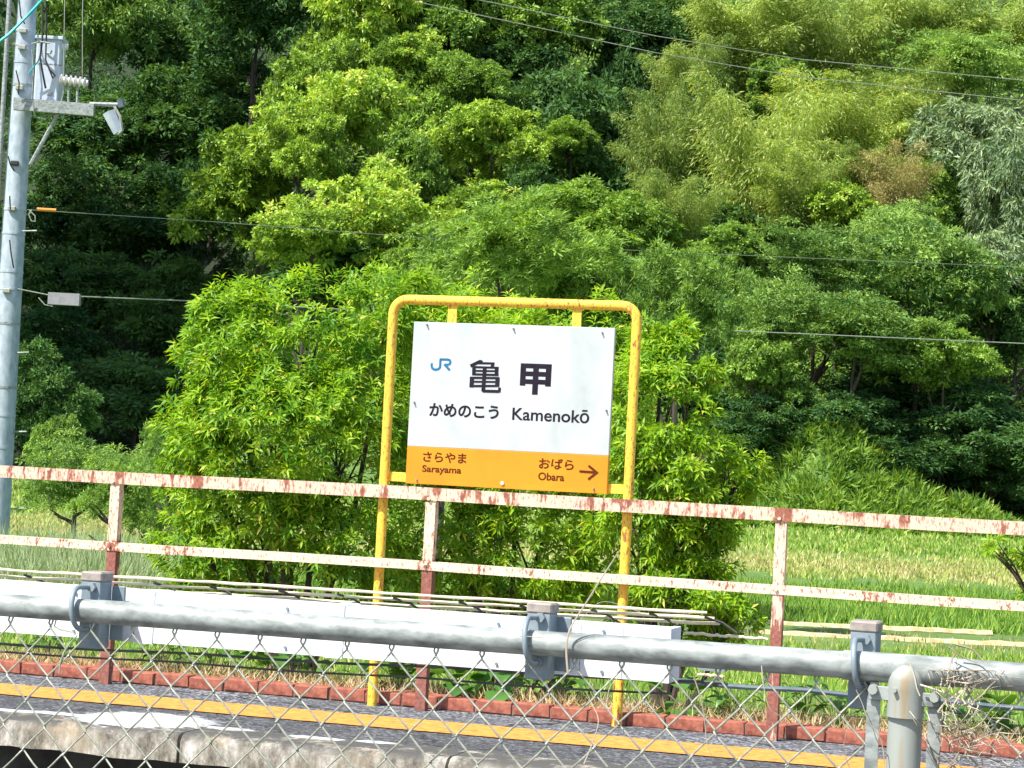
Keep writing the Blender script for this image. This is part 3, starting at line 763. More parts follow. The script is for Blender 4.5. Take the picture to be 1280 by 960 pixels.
# vines
def vine(label, paths, mat='drystem', name='dry_vine'):
    g = thing(name, label, 'vine', at_y(*paths[0][0][0][:2], YF-.04))
    for pts, r in paths:
        P = [at_y(p[0], p[1], p[2] if len(p) > 2 else YF-.035) for p in pts]
        Q = []
        for i in range(len(P)-1):
            p0, p1, p2, p3 = P[max(i-1, 0)], P[i], P[i+1], P[min(i+2, len(P)-1)]
            for k in range(5):
                t = k/5; Q.append(.5*((2*p1)+(-p0+p2)*t+(2*p0-5*p1+4*p2-p3)*t*t+(-p0+3*p1-3*p2+p3)*t**3))
        Q.append(P[-1])
        MB().tube(Q, [r*(1-.5*i/len(Q)) for i in range(len(Q))], 5).build('stem', M[mat], g)
    return g
vine('single dry stem arching up from the fence pipe across the right sign post',
     [([(710, 842), (708, 815), (710, 795), (716, 780), (735, 750), (755, 718), (772, 692)], .0022),
      ([(650, 795), (680, 797), (709, 799)], .0009), ([(712, 792), (735, 765), (757, 752), (800, 765)], .0008),
      ([(730, 955), (742, 925), (748, 900), (740, 880), (734, 868)], .0012), ([(758, 885), (762, 860), (775, 845)], .0009)])
rv = random.Random(4)
paths = []
for k in range(95):
    x0_, y0_ = rv.uniform(1172, 1215), rv.uniform(835, 975)
    ang = rv.uniform(-2.9, 1.2); l = rv.uniform(25, 85); p = [(x0_, y0_, YF-.01-rv.uniform(0, .06))]
    for j in range(5):
        ang += rv.uniform(-.4, .4); x0_ += math.cos(ang)*l/5; y0_ += math.sin(ang)*l/5
        y0_ = max(y0_, 812 if k < 4 else 838); p.append((x0_, y0_, YF-.01-rv.uniform(0, .06)))
    paths.append((p, rv.choice((.0006, .0009, .0013))))
paths += [([(1137, 828), (1143, 845), (1146, 860), (1150, 870)], .0016), ([(1195, 815), (1188, 830), (1184, 860), (1190, 885)], .0016),
          ([(1197, 830), (1192, 845), (1195, 865)], .0014), ([(1150, 856), (1185, 868), (1215, 885), (1250, 930)], .002),
          ([(1210, 859), (1185, 875), (1172, 890)], .0024), ([(1195, 806), (1215, 812), (1230, 828)], .002), ([(1185, 808), (1205, 822), (1222, 828)], .0014)]
vine('tangle of dry vine stems wound round the fence beside the end post', paths)
vine('few thin dry vine stems hanging on the chain link left of the end post',
     [([(1106, 955), (1101, 925), (1085, 900), (1078, 880), (1070, 862)], .0012), ([(952, 832), (955, 860), (962, 885), (975, 895)], .0011),
      ([(867, 845), (875, 870), (880, 895), (884, 930), (890, 945)], .0014), ([(1062, 960), (1055, 935), (1060, 905)], .0010)], name='dry_vine')

# ------------------------------------------------------------------ weeds behind the bricks
def weed_leaf(kind):
    mb = MB(); n = 7
    L_ = 1.0; prof = [0, .30, .46, .5, .42, .24, 0] if kind == 0 else [0, .14, .2, .22, .18, .1, 0]
    V = []; 
    for i in range(n):
        t = i/(n-1); z = .18*math.sin(t*2.6)-.12*t*t
        V += [(-prof[i], t, z+prof[i]*.25), (0, t, z), (prof[i], t, z+prof[i]*.25)]
    F = []
    for i in range(n-1):
        for j in (0, 1): F.append((3*i+j, 3*i+j+1, 3*i+j+4, 3*i+j+3))
    mb.add(V, F); me = mb.mesh('leaf'); me.materials.append(M['weedleaf'])
    a = me.attributes.new('tint', 'FLOAT', 'POINT'); a.data.foreach_set('value', [random.uniform(.2, .7)]*len(me.vertices))
    return me
wl = [weed_leaf(0), weed_leaf(0), weed_leaf(1), weed_leaf(1)]
weeds = [(205, 1, 'broad leaved weed above the bricks right of the left railing post'), (268, 1, 'leafy weed spilling over the bricks below the white duct at left'),
         (345, 0, 'small leafy weed behind the bricks left of the yellow post'), (395, 1, 'broad leaved weed nearest the left yellow sign post'),
         (500, 0, 'broad leaved weed between yellow post and middle railing post'), (575, 0, 'large leaved weed just right of the middle railing post'),
         (628, 0, 'large round leaved weed under the middle bracket'), (700, 0, 'large leaved weed right of the middle bracket'),
         (860, 0, 'dark broad leaved weed below the white duct end'), (915, 1, 'bright leafy weed left of the right railing post'),
         (1010, 1, 'bright leafy weed right of the right railing post'), (1050, 1, 'leafy weed under the rightmost bracket'),
         (1205, 0, 'leafy weed behind the dry vine tangle'), (1262, 0, 'large leaved weed at the far right above the bricks'), (60, 1, 'leafy weed at the far left above the bricks')]
for px, kd, lab in weeds:
    base = at_y(px, HOR(px)+250, YR+.42+random.uniform(-.08, .12)); base[2] = .01
    g = thing('broadleaf_weed', lab, 'weed', base, 'weeds behind the brick edging')
    st = MB()
    for k in range(18 if kd == 0 else 30):
        a = random.uniform(0, 6.28); rr = random.uniform(.0, .14); h = random.uniform(.03, .20)
        tip = (rr*math.cos(a), rr*math.sin(a), h); st.tube([(0, 0, 0), (tip[0]*.5, tip[1]*.5, h*.7), tip], .002, 4, False)
        s_ = random.uniform(.08, .14) if kd == 0 else random.uniform(.07, .12)
        link('leaf', wl[kd*2+(k & 1)], g, loc=tip, scale=(s_, s_, s_), rot=(random.uniform(-.6, .5), random.uniform(-.3, .3), a-1.57+random.uniform(-.5, .5)))
    st.build('stem', M['culm'], g).matrix_parent_inverse = Matrix()

# ------------------------------------------------------------------ grasses (stuff)
def blades(name, P, h, wd, mat, lean=.35, tint=None, lift=0):
    n = len(P); D = unit(np.stack([rng.normal(size=n)*lean, rng.normal(size=n)*lean, np.ones(n)], 1))
    NN = unit(np.stack([rng.normal(size=n)*.7, -np.ones(n), .5*np.ones(n)], 1))
    s = rng.uniform(.5, 1.25, n)
    t = rng.uniform(0, .85, n) if tint is None else tint
    me = leaf_mesh(name, P, D, NN, h*s, wd*rng.uniform(.7, 1.3, n), t, mat)
    o = link(name, me); o['kind'] = 'stuff'; return o
n = 17000
P = np.stack([rng.uniform(-9, 2.5, n), rng.uniform(YR+.2, YR+.75, n), np.zeros(n)], 1); P[:, 2] = np.interp(P[:, 1], ys, zs)
blades('dry_grass', P, .11, .006, M['drygrass'], .8)
n = 14000
P = np.stack([rng.uniform(-9, 2.5, n), rng.uniform(YR+.55, YR+1.6, n), np.zeros(n)], 1); P[:, 2] = np.interp(P[:, 1], ys, zs)
k = (np.sin(P[:, 0]*4.1)+np.sin(P[:, 0]*1.7+2)+rng.normal(size=n)*.6) > -.2; P = P[k]
blades('short_weeds', P, .14, .010, M['lowgrass'], .8)
# field grass by distance band
def band(name, s0, s1, n, h, wd, mat, px0=-150, px1=1450, lean=.35, clump=True, gap=None):
    s = rng.uniform(s0, s1, n); px = rng.uniform(px0, px1, n); r = (px-640)/FPX*s
    if clump:
        c = rng.integers(0, n//14+1, n); r = r[c]+rng.normal(size=n)*.10; s = s[c]+rng.normal(size=n)*.15
    z = ground(r, s)-.02
    return blades(name, rs2w(r, s, z), h, wd, mat, lean)
band('grass_near', 15.4, 21, 26000, .13, .012, M['grass'])
band('straw_grass', 20, 23.5, 5000, .08, .014, M['strawgrass'])
band('grass_middle', 24.5, 33.5, 52000, .19, .020, M['grass'])
band('field_grass', 35, 43.5, 20000, .13, .025, M['fieldgrass'])
band('straw_grass', 36.5, 41, 16000, .11, .028, M['strawgrass'])
band('grass_far', 43.5, 58, 60000, .16, .035, M['grass'])
# straw ridges
for k, (pa2, pb2, s_) in enumerate([((900, 778), (1240, 793), 24.2), ((860, 788), (1350, 812), 22.6)]):
    a, b = at_d(*pa2, s_), at_d(*pb2, s_); m_ = MB(); n_ = 40
    pts = [a+(b-a)*i/n_+np.array([0, 0, random.uniform(-.004, .004)]) for i in range(n_+1)]
    m_.tube(pts, [.046*random.uniform(.85, 1.12) for _ in pts], 7); o = m_.build('straw_ridge', M['straw']); structure(o)
# overgrown bank between the field and the wood, right of the near shrubs
BUMPS = [(1022, 54.0, 1.0, 1.0, 1.15), (1058, 54.6, .9, 1.1, 1.25), (985, 54.5, .9, .9, .60), (1100, 54.2, 1.1, 1.0, .75), (1150, 53.8, 1.5, .9, .42), (1205, 54.2, 1.3, .9, .26), (1040, 52.6, 1.6, .7, .25)]
def bank(r, s):
    z = ground(r, s)
    for px, d, a, b, h in BUMPS: z = z + h*np.exp(-((r-(px-640)/FPX*d)/a)**2-((s-d)/b)**2)
    return z + .10*np.sin(r*3.1+s)*np.exp(-((s-54)/2.0)**2)
grid('overgrown_bank', np.linspace(4.2, 13.5, 60), np.linspace(50.5, 58, 34), M['field'], lambda R, S: bank(R, S)-.03)
ncl, nlf = 1500, 55; cr_ = rng.uniform(4.6, 13.0, ncl); cs_ = rng.uniform(51.5, 57.5, ncl); ci = np.repeat(np.arange(ncl), nlf); n = len(ci)
cz_ = bank(cr_, cs_); wgt_ = np.clip((cz_-ground(cr_, cs_))*1.4+.25, .15, 1.0)
q = rnd_dirs(n); q[:, 2] = np.abs(q[:, 2]); hh_ = (rng.uniform(.12, .42, ncl)*wgt_)[ci]
P = rs2w(cr_[ci], cs_[ci], cz_[ci])+q*np.stack([hh_, hh_, hh_*.9], 1)*(rng.random(n)**.4)[:, None]
D = unit(q*.8+rng.normal(size=(n, 3))*.4+np.array([0, 0, .25])); sc_ = rng.uniform(.5, 1.4, n)
o = link('bank_weeds', leaf_mesh('bank_weeds', P, D, unit(rng.normal(size=(n, 3))*.6+np.array([0, -.6, .6])), .24*sc_, .045*sc_, rng.uniform(0, .5, ncl)[ci]+rng.uniform(0, .45, n), M['grass'])); o['kind'] = 'stuff'
# silver grass at the left
n = 7000; px = rng.uniform(10, 235, n); c = rng.integers(0, 60, n); cx = rng.uniform(20, 225, 60); cs = rng.uniform(19, 24, 60)
s = cs[c]+rng.normal(size=n)*.12; r = (cx[c]-640)/FPX*cs[c]+rng.normal(size=n)*.12
blades('silver_grass', rs2w(r, s, np.full(n, -.32)), .72, .010, M['pampas'], .55)

# ------------------------------------------------------------------ near shrubs
def near_leaf(t):
    me = leaf_mesh('leaf', np.zeros((1, 3)), np.array([[0, 1., 0]]), np.array([[0, 0, 1.]]), 1.0, .27, np.array([t]), M['leaf_near'], near=True); return me
NL = [near_leaf(t) for t in (.25, .5, .7, .9)]
def near_shrub(label, lobes, base, nsprig, d, mat=None, Ls=.066, nparts=300, rat=.27, name='leafy_shrub', thick=1.0):
    """lobes: (px, py, half width px, half height px, depth offset)"""
    nsprig = int(nsprig*1.45)
    b = at_d(*base, d); b[2] = float(np.interp(b[1], ys, zs)) if b[1] < 24 else -.33
    g = thing(name, label, 'shrub', b)
    sc = d/FPX; area = np.array([l[2]*l[3] for l in lobes], float); area /= area.sum()
    li = rng.choice(len(lobes), nsprig, p=area); dirs = rnd_dirs(nsprig)
    C = np.zeros((nsprig, 3)); 
    for i, l in enumerate(lobes):
        k = li == i; c = at_d(l[0], l[1], d+l[4]); R_ = np.array([l[2]*sc, min(l[2], l[3]*1.2)*sc*.85, l[3]*sc])
        nb_ = max(10, int(l[2]*l[3]/190)); bq = rnd_dirs(nb_); q = unit(bq[rng.integers(0, nb_, k.sum())]+rng.normal(size=(k.sum(), 3))*.17); q[:, 1] = np.where(q[:, 1] > .35, -q[:, 1], q[:, 1]); dirs[k] = q
        bumpy = 1+.14*np.sin(q[:, 0]*9+i)*np.sin(q[:, 2]*8+i*2)+.07*rng.normal(size=k.sum())
        C[k] = c+q*R_*(bumpy*(.55+.45*rng.random(k.sum())**.4))[:, None]
    ax = unit(dirs*.8+np.array([0, -.15, .55])+rng.normal(size=(nsprig, 3))*.35)
    nsprig_ = nsprig; nl = 9; ci = np.repeat(np.arange(nsprig), nl); n = len(ci)
    A_ = ax[ci]; s1 = unit(np.cross(A_, np.array([.3, .1, 1.0]))); s2 = np.cross(A_, s1)
    ph = np.tile(np.arange(nl)*2.4, nsprig)+np.repeat(rng.uniform(0, 6, nsprig), nl)
    rad = s1*np.cos(ph)[:, None]+s2*np.sin(ph)[:, None]
    k = np.tile(np.arange(nl)/nl, nsprig)
    P = C[ci]+A_*(k[:, None]*.045)+rad*.004
    D = unit(rad*(1.0-.35*k)[:, None]+A_*(.25+.7*k)[:, None]+np.array([0, 0, -.18])+rng.normal(size=(n, 3))*.14)
    NN = unit(A_+rng.normal(size=(n, 3))*.15)
    L_ = Ls*rng.uniform(.7, 1.25, n)*(1-.25*k); t = np.repeat(rng.uniform(0, .5, nsprig), nl)+rng.uniform(0, .25, n)+.15*k; t = np.where(rng.random(n) < .025, 1.0, t)
    # the nearest, most exposed leaves become parts
    if nparts:
        score = -((P-CAMP)@fw)+rng.random(n)*.5; sel = np.argsort(-score)[:nparts]
    else: sel = np.array([], int)
    msk = np.ones(n, bool); msk[sel] = False
    me = leaf_mesh('foliage', P[msk], D[msk], NN[msk], L_[msk], L_[msk]*rat, t[msk], mat or M['leaf_near'], near=True)
    o = link('foliage', me, g); o['kind'] = 'stuff'
    for j in sel:
        d_ = D[j]; s_ = unit(np.cross(d_, NN[j])); n_ = np.cross(s_, d_); q = Matrix(((s_[0], d_[0], n_[0]), (s_[1], d_[1], n_[1]), (s_[2], d_[2], n_[2]))).to_quaternion()
        lf = bpy.data.objects.new('leaf', NL[int(min(3, max(0, t[j]*4)))]); COL.objects.link(lf); lf.parent = g
        lf.location = Vector(P[j].tolist())-g.location; lf.rotation_mode = 'QUATERNION'; lf.rotation_quaternion = q
        lf.scale = (float(L_[j]*rat/.27),)+(float(L_[j]),)*2
    # branches
    for i, l in enumerate(lobes):
        c = at_d(l[0], l[1]+l[3]*.2, d+l[4]); mid = (b+c)/2+np.array([random.uniform(-.1, .1), 0, random.uniform(-.1, .1)])
        mb = MB(); mb.tube([b, mid, c], [.022*thick, .016*thick, .009*thick], 7)
        for k_ in range(7):
            a = c+(mid-c)*random.uniform(0, .7); e = c+np.array([random.uniform(-1, 1)*l[2]*sc*.7, random.uniform(-.3, .2), random.uniform(-.6, .9)*l[3]*sc*.8])
            mb.tube([a, (a+e)/2+np.array([0, 0, .03]), e], [.009, .006, .003], 5)
        mb.build('branch', M['bark'], g)
    return g
near_shrub('bright yellow green leafy shrub spreading left of the station sign',
    [(300, 440, 75, 80, 0), (385, 430, 95, 90, .1), (455, 400, 70, 65, .3), (340, 540, 125, 90, -.1), (250, 560, 55, 55, .1), (430, 540, 90, 110, 0), (290, 390, 50, 32, .1), (240, 465, 25, 20, 0),
     (490, 370, 60, 38, .5), (330, 640, 130, 70, .1), (260, 690, 70, 50, .1), (430, 660, 90, 70, 0), (290, 745, 85, 38, .2), (420, 745, 95, 42, .2)], (370, 850), 2900, 13.2)
near_shrub('bright leafy shrub behind the lower half of the station sign',
    [(560, 500, 90, 130, 0), (650, 520, 100, 140, 0), (730, 500, 80, 130, .1), (560, 670, 100, 85, .2), (670, 680, 110, 80, .1), (520, 420, 60, 50, .2), (600, 395, 70, 30, .3), (740, 690, 70, 70, .1), (580, 765, 95, 42, .3), (720, 775, 95, 40, .3)], (640, 860), 2500, 13.6)
near_shrub('bright leafy shrub reaching out right of the yellow sign frame',
    [(820, 520, 70, 85, 0), (860, 455, 45, 30, 0), (850, 590, 75, 60, 0), (925, 590, 32, 32, 0), (800, 640, 70, 70, .1), (870, 670, 65, 55, .1), (830, 420, 35, 40, .1), (890, 640, 50, 50, .1), (850, 735, 70, 40, 0), (915, 770, 35, 28, 0), (850, 790, 70, 32, .1)], (830, 860), 1700, 13.0)

near_shrub('leafy branch tips reaching in at the right edge between the railing bars',
    [(1300, 690, 52, 22, 0), (1248, 684, 26, 9, 0), (1345, 730, 60, 60, 0)], (1430, 850), 260, 14.0, nparts=120, thick=.3)
# ------------------------------------------------------------------ woodland prototypes
PR = {}
PR['broad'] = [crown_mesh('crown', M['leaf_broad'], nclump=460, nleaf=66, rx=2.3, rz=2.3, cr=.25, flat=.65, droop=.4, L=.175, W=.07) for _ in range(4)]
PR['mid'] = [crown_mesh('crown', M['leaf_mid'], nclump=460, nleaf=64, rx=2.3, rz=2.4, cr=.25, flat=.7, droop=.4, L=.165, W=.066, nsub=16, sub=(.25, .48)) for _ in range(3)]
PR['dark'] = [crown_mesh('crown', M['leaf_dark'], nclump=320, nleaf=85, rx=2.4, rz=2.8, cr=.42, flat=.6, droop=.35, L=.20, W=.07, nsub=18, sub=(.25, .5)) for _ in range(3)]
PR['spray'] = [crown_mesh('crown', M['leaf_spray'], nclump=330, nleaf=105, rx=2.4, rz=2.0, cr=.48, flat=.20, droop=.22, L=.15, W=.042, hang=.35, nsub=16, sub=(.28, .5)) for _ in range(3)]
PR['silver'] = [crown_mesh('crown', M['leaf_silver'], nclump=240, nleaf=75, rx=2.2, rz=2.1, cr=.38, flat=.7, droop=.75, L=.26, W=.06) for _ in range(2)]
PR['fine'] = [crown_mesh('crown', M['leaf_shrub'], nclump=380, nleaf=90, rx=2.3, rz=1.6, cr=.28, flat=.6, droop=.1, L=.16, W=.034, nsub=22, sub=(.2, .42)) for _ in range(2)]
PR['bamboo'] = []; CUL = []
for _ in range(3):
    me, mb = bamboo_mesh('crown', M['leaf_bamboo']); PR['bamboo'].append(me); cm = mb.mesh('culm'); cm.materials.append(M['culm']); CUL.append(cm)
me, mb = bamboo_mesh('crown', M['leaf_brown'], nl=900); PR['brown'] = [me]; cmb = mb.mesh('culm'); cmb.materials.append(M['culm'])
TRK = []
for k in range(4):
    me = trunk_mesh(k).mesh('trunk'); me.materials.append(M['bark']); TRK.append(me)
cnt = {}
def tree(kind, label, px, py, hw, hh, d=None, cat='tree', off=3.0, dd=0, group=None, base_r=2.3):
    hy = HOR(px)
    if d is None:
        rc = 15.0*(1-float(smooth(-.145, -.095, (px-640)/FPX)))*float(smooth(-.42, -.30, (px-640)/FPX))
        d = (.78*(57+rc)-off-.6+CAMP[2])/(.78-(hy-py)/FPX)+dd
        d = max(d, 55.0)
    c = at_d(px, py, d); r = (px-640)/FPX*d
    gz = float(ground(r, d)) if d > 15 else -.35
    gz = min(gz, c[2]-.3)
    i = cnt.get(kind, 0); cnt[kind] = i+1
    g = thing({'bamboo': 'bamboo_clump', 'brown': 'bamboo_clump', 'fine': 'bush', 'spray': 'conifer_tree'}.get(kind, 'broadleaf_tree'), label, cat, (c[0], c[1], gz), group)
    rot = random.uniform(0, 6.28); sx = hw/FPX*d/base_r
    if kind in ('bamboo', 'brown'):
        H = 2*hh/FPX*d; gz2 = c[2]-H/2; g.location = (c[0], c[1], gz2-.0)
        k = i % len(PR[kind]); s = (hw/FPX*d/1.5, hw/FPX*d/1.5, H/4.3)
        link('crown', PR[kind][k], g, loc=(0, 0, 0), scale=s, rot=(0, 0, rot))
        link('culm', CUL[k] if kind == 'bamboo' else cmb, g, loc=(0, 0, 0), scale=s, rot=(0, 0, rot))
        return g
    sz = hh/FPX*d/{'dark': 2.8, 'mid': 2.4, 'fine': 1.6, 'spray': 2.0, 'silver': 2.1}.get(kind, 2.3)
    link('crown', PR[kind][i % len(PR[kind])], g, loc=(0, 0, c[2]-gz), scale=(sx*1.10, sx*1.10, sz*1.25), rot=(random.uniform(-.22, .22), random.uniform(-.22, .22), rot))
    h = c[2]-gz+.3*hh/FPX*d
    link('trunk', TRK[i % 4], g, loc=(0, 0, -.1), scale=(max(1.6*sx, .8), max(1.6*sx, .8), h), rot=(0, 0, rot))
    return g

# bushes between the shrubs and the wood
for a in [('grey green fine leaved bush rising behind the top of the sign frame', 640, 340, 125, 60, 23), ('grey green fine leaved bush behind the upper right corner of the sign frame', 850, 400, 75, 70, 22),
          ('dull green bush filling behind the left shrub and the sign', 560, 470, 110, 110, 25), ('dull bush directly behind the sign frame right side', 750, 420, 100, 90, 24),
          ('low dull green bush between the utility pole and the left shrub', 150, 640, 55, 45, 21)]:
    tree('fine', a[0], *a[1:5], d=a[5], cat='bush')
tree('spray', 'low feathery conifer branches above the railing, beside the utility pole', 95, 618, 66, 60, d=32)
tree('spray', 'low feathery conifer branches above the railing, touching the left shrub', 185, 622, 62, 55, d=31)
tree('dark', 'dark leaved tree low behind the utility pole, with a few sunlit tips', 50, 515, 55, 66, d=50)
tree('mid', 'small sunlit bushy crown in front of the dark tree right of the utility pole', 66, 575, 34, 52, d=46)
tree('fine', 'pale low bush at the far left behind the middle rail', 215, 590, 45, 50, d=27, cat='bush')

T = [
 ('broad', 'sunlit broadleaf tree whose crown stands above the left shrub', 325, 275, 88, 85, 0),
 ('broad', 'sunlit broadleaf tree at top left centre, beside the dark hollow', 435, 60, 78, 95, 0),
 ('broad', 'sunlit broadleaf crown in the middle of the bright column left of centre', 430, 180, 80, 80, -1),
 ('broad', 'sunlit broadleaf crown above and left of the sign frame', 455, 290, 85, 75, -2),
 ('mid', 'mid green tree at top centre left of the power lines', 560, 40, 85, 85, 0),
 ('mid', 'mid green tree with dark gaps between the bright column and the centre', 530, 160, 62, 85, 1),
 ('broad', 'bright drooping broadleaf crown in the centre of the hillside', 615, 205, 62, 55, -2),
 ('broad', 'lower bright broadleaf crown in the centre, above the grey green bush', 600, 280, 60, 50, -2),
 ('mid', 'mid green tree at top right of centre under the power lines', 680, 45, 82, 75, 0),
 ('dark', 'dark tree in the shaded gap right of centre', 700, 230, 95, 120, 4),
 ('dark', 'dark tree in the shaded gap above the bright centre crown', 640, 120, 75, 70, 3),
 ('mid', 'small lit crown hanging in the dark gap left of the bamboo', 715, 185, 42, 28, -1),
 ('dark', 'dark blue green tree at top edge beside the bamboo', 800, 45, 62, 60, 0),
 ('dark', 'dark tree behind the narrow bamboo', 780, 170, 60, 110, 5),
 ('bamboo', 'narrow bamboo clump with drooping plume right of centre', 830, 190, 52, 100, -1),
 ('bamboo', 'short yellow bamboo plume below the narrow clump', 838, 270, 55, 60, -3),
 ('bamboo', 'large yellow green bamboo clump, the brightest on the hillside', 935, 215, 92, 125, -2),
 ('bamboo', 'bamboo clump at the top edge above the large clump', 935, 55, 90, 90, 0),
 ('bamboo', 'pale bamboo growing at the top edge towards the right', 1060, 55, 90, 95, 0),
 ('bamboo', 'yellow green bamboo in the top right corner', 1210, 50, 105, 85, 0),
 ('bamboo', 'bamboo thicket right of the large clump', 1050, 165, 85, 85, -1),
 ('brown', 'browning bamboo clump amid green leaves on the right slope', 1120, 235, 50, 62, -3),
 ('bamboo', 'small bright bamboo plume beside the brown clump', 1070, 220, 42, 45, -3),
 ('spray', 'blue green feathery tree below the top right bamboo', 1190, 100, 75, 48, -2),
 ('silver', 'glossy grey green tree on the upper right slope', 1200, 190, 80, 60, -2),
 ('silver', 'glossy long leaved tree at the right edge', 1265, 260, 62, 80, -3),
 ('mid', 'mid green tree between the brown bamboo and the silver tree', 1150, 265, 60, 60, 0),
 ('broad', 'rounded green crown right of the large bamboo', 1050, 285, 60, 50, -2),
 ('spray', 'broad feathery conifer crown on the right, crossed by the low cable', 1150, 375, 92, 80, -4),
 ('spray', 'feathery conifer left of the broad one, above the low cable', 1020, 350, 75, 55, -4),
 ('spray', 'lower feathery conifer drooping over the grass mound', 1070, 445, 95, 62, -5),
 ('spray', 'feathery conifer crown directly right of the grey green bush', 965, 410, 60, 60, -4),
 ('mid', 'tree drooping below the low cable at right', 1180, 460, 60, 55, -4),
 ('mid', 'mid green tree behind the bright bush right of the sign frame', 950, 480, 60, 60, -3),
 ('dark', 'dark tree in the deep shade at right edge', 1270, 430, 75, 95, 0),
 ('dark', 'dark tree behind the conifers above the mound', 1130, 500, 110, 60, 3),
 ('dark', 'dark tree under the large bamboo', 920, 320, 90, 60, 3),
 ('dark', 'dark tree behind the right near shrub', 900, 500, 85, 70, 2),
 ('dark', 'dark low tree in shade right of the grass mound', 1240, 560, 90, 62, 0),
 ('mid', 'mid green tree hidden partly behind the sign frame top', 740, 300, 85, 60, -2),
 ('dark', 'dark tree behind the bright column at left centre', 470, 380, 120, 80, 2),
 ('dark', 'dark tree low behind the sign', 640, 420, 140, 90, 2),
 ('broad', 'sunlit crown at the right rim of the dark hollow, level with the transformer', 392, 120, 50, 60, -1),
 ('broad', 'sunlit crown below the rim of the dark hollow', 375, 215, 55, 60, -2),
 ('broad', 'small sunlit crown beneath the top edge in the bright column', 505, 95, 50, 50, -1),
 ('mid', 'mid green crown right of the bright column', 515, 235, 50, 60, -2),
 ('broad', 'low sunlit crown just above the peak of the left shrub', 385, 315, 60, 50, -3),
 ('mid', 'mid green crown under the top centre tree', 590, 120, 50, 45, -1),
 ('dark', 'dark crown directly right of the bright centre crown', 675, 280, 55, 60, -1),
 ('mid', 'mid green crown above the left half of the sign frame', 545, 330, 60, 45, -3),
 ('mid', 'mid green crown between the top bamboo clumps', 990, 130, 60, 50, 1),
 ('bamboo', 'bamboo plume between the large clump and the brown bamboo', 1000, 245, 55, 60, -3),
 ('bamboo', 'bamboo plume under the power lines at right', 1130, 140, 70, 65, -1),
 ('silver', 'glossy crown low at the right edge above the low cable', 1240, 345, 50, 50, -3),
 ('bamboo', 'bamboo plume at the top edge left of the large clump', 865, 110, 50, 70, -1),
 ('mid', 'mid green crown under the narrow bamboo clump', 800, 300, 55, 45, -3),
 ('mid', 'mid green crown below the large bamboo clump', 900, 330, 60, 45, -3),
 ('spray', 'yellow tipped feathery crown right of the rounded green crown', 1120, 310, 60, 45, -3),
 ('dark', 'dark low crown behind the left end of the grass mound', 960, 560, 70, 50, -5),
 ('dark', 'dark low crown behind the peak of the grass mound', 1060, 545, 70, 50, -3),
 ('dark', 'dark low crown behind the right slope of the grass mound', 1150, 580, 70, 50, -3),
 ('dark', 'dark low crown at the right edge just above the railing', 1290, 600, 60, 45, -3),
 # the hollow
 ('dark', 'dark tree at the top of the hollow beside the bright column', 320, 40, 85, 95, 0),
 ('spray_dark', 'conifer with sunlit branch tips right of the transformer', 115, 60, 85, 95, -5),
 ('dark', 'dark tree in the upper middle of the hollow', 220, 70, 85, 90, 0),
 ('dark', 'dark tree in the hollow left of the sunlit crown', 270, 170, 85, 80, -1),
 ('dark', 'dark tree below the transformer arm', 150, 200, 95, 80, -1),
 ('dark', 'dark tree beside the orange wire grip', 80, 290, 75, 75, -2),
 ('dark', 'dark tree in the centre of the hollow', 200, 300, 85, 75, -2),
 ('dark', 'dark tree above the grey cable closure', 110, 390, 85, 70, -3),
 ('dark', 'dark tree behind the left edge of the bright shrub', 220, 420, 80, 75, -3),
 ('dark', 'dark tree low in the hollow beside the utility pole', 60, 480, 70, 80, -4),
 ('dark', 'dark low tree at the mouth of the hollow', 170, 520, 100, 70, -4),
]
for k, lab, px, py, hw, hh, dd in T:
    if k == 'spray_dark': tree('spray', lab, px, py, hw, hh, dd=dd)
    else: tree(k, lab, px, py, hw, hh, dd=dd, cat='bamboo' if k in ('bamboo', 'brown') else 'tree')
# tall trees on the spur outside the left of the frame, they shade the hollow
for k, (px, py, hw, hh, d) in enumerate([(-240, 60, 190, 330, 60), (-420, 120, 200, 330, 55), (-150, -280, 150, 200, 66), (-330, -340, 190, 220, 62), (-110, -90, 75, 180, 70), (-520, -200, 200, 260, 57)]):
    tree('dark', 'tall dark tree outside the left edge of the view, shading the hollow', px, py, hw, hh, d=d, group='tall trees shading the hollow')

# undergrowth and creepers covering the hillside
def undergrowth(name, ncl, nlf, t0, t1, mat, hmax, smin=57.0, smax=96.0, L=.20, W=.08):
    sc_ = smin+rng.random(ncl)**1.15*(smax-smin); tc = rng.uniform(t0, t1, ncl); sc_ = sc_+recess(tc*sc_, sc_)
    rc = tc*sc_; hc = rng.uniform(.1, hmax, ncl); wc_ = rng.uniform(.35, .95, ncl)
    ci = np.repeat(np.arange(ncl), nlf); n = len(ci); q = rnd_dirs(n); q[:, 2] = np.abs(q[:, 2])
    C = rs2w(rc, sc_, ground(rc, sc_)+hc*.5)
    P = C[ci]+q*np.stack([wc_[ci], wc_[ci], .35+hc[ci]*.6], 1)*(rng.random(n)**.25)[:, None]
    D = unit(q+rng.normal(size=(n, 3))*.6+np.array([0, 0, -.5])); NN = unit(q*.5+rng.normal(size=(n, 3))*.6+np.array([0, -.2, .5]))
    s_ = rng.uniform(.6, 1.4, n); t = rng.uniform(0, .5, ncl)[ci]+rng.uniform(0, .4, n)
    o = link(name, leaf_mesh(name, P, D, NN, L*s_, W*s_, t, mat)); o['kind'] = 'stuff'
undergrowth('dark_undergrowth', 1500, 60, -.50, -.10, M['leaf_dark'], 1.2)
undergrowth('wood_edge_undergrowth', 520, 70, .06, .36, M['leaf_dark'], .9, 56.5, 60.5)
undergrowth('creeper_undergrowth', 2300, 75, -.125, .34, M['leaf_mid'], 1.7)

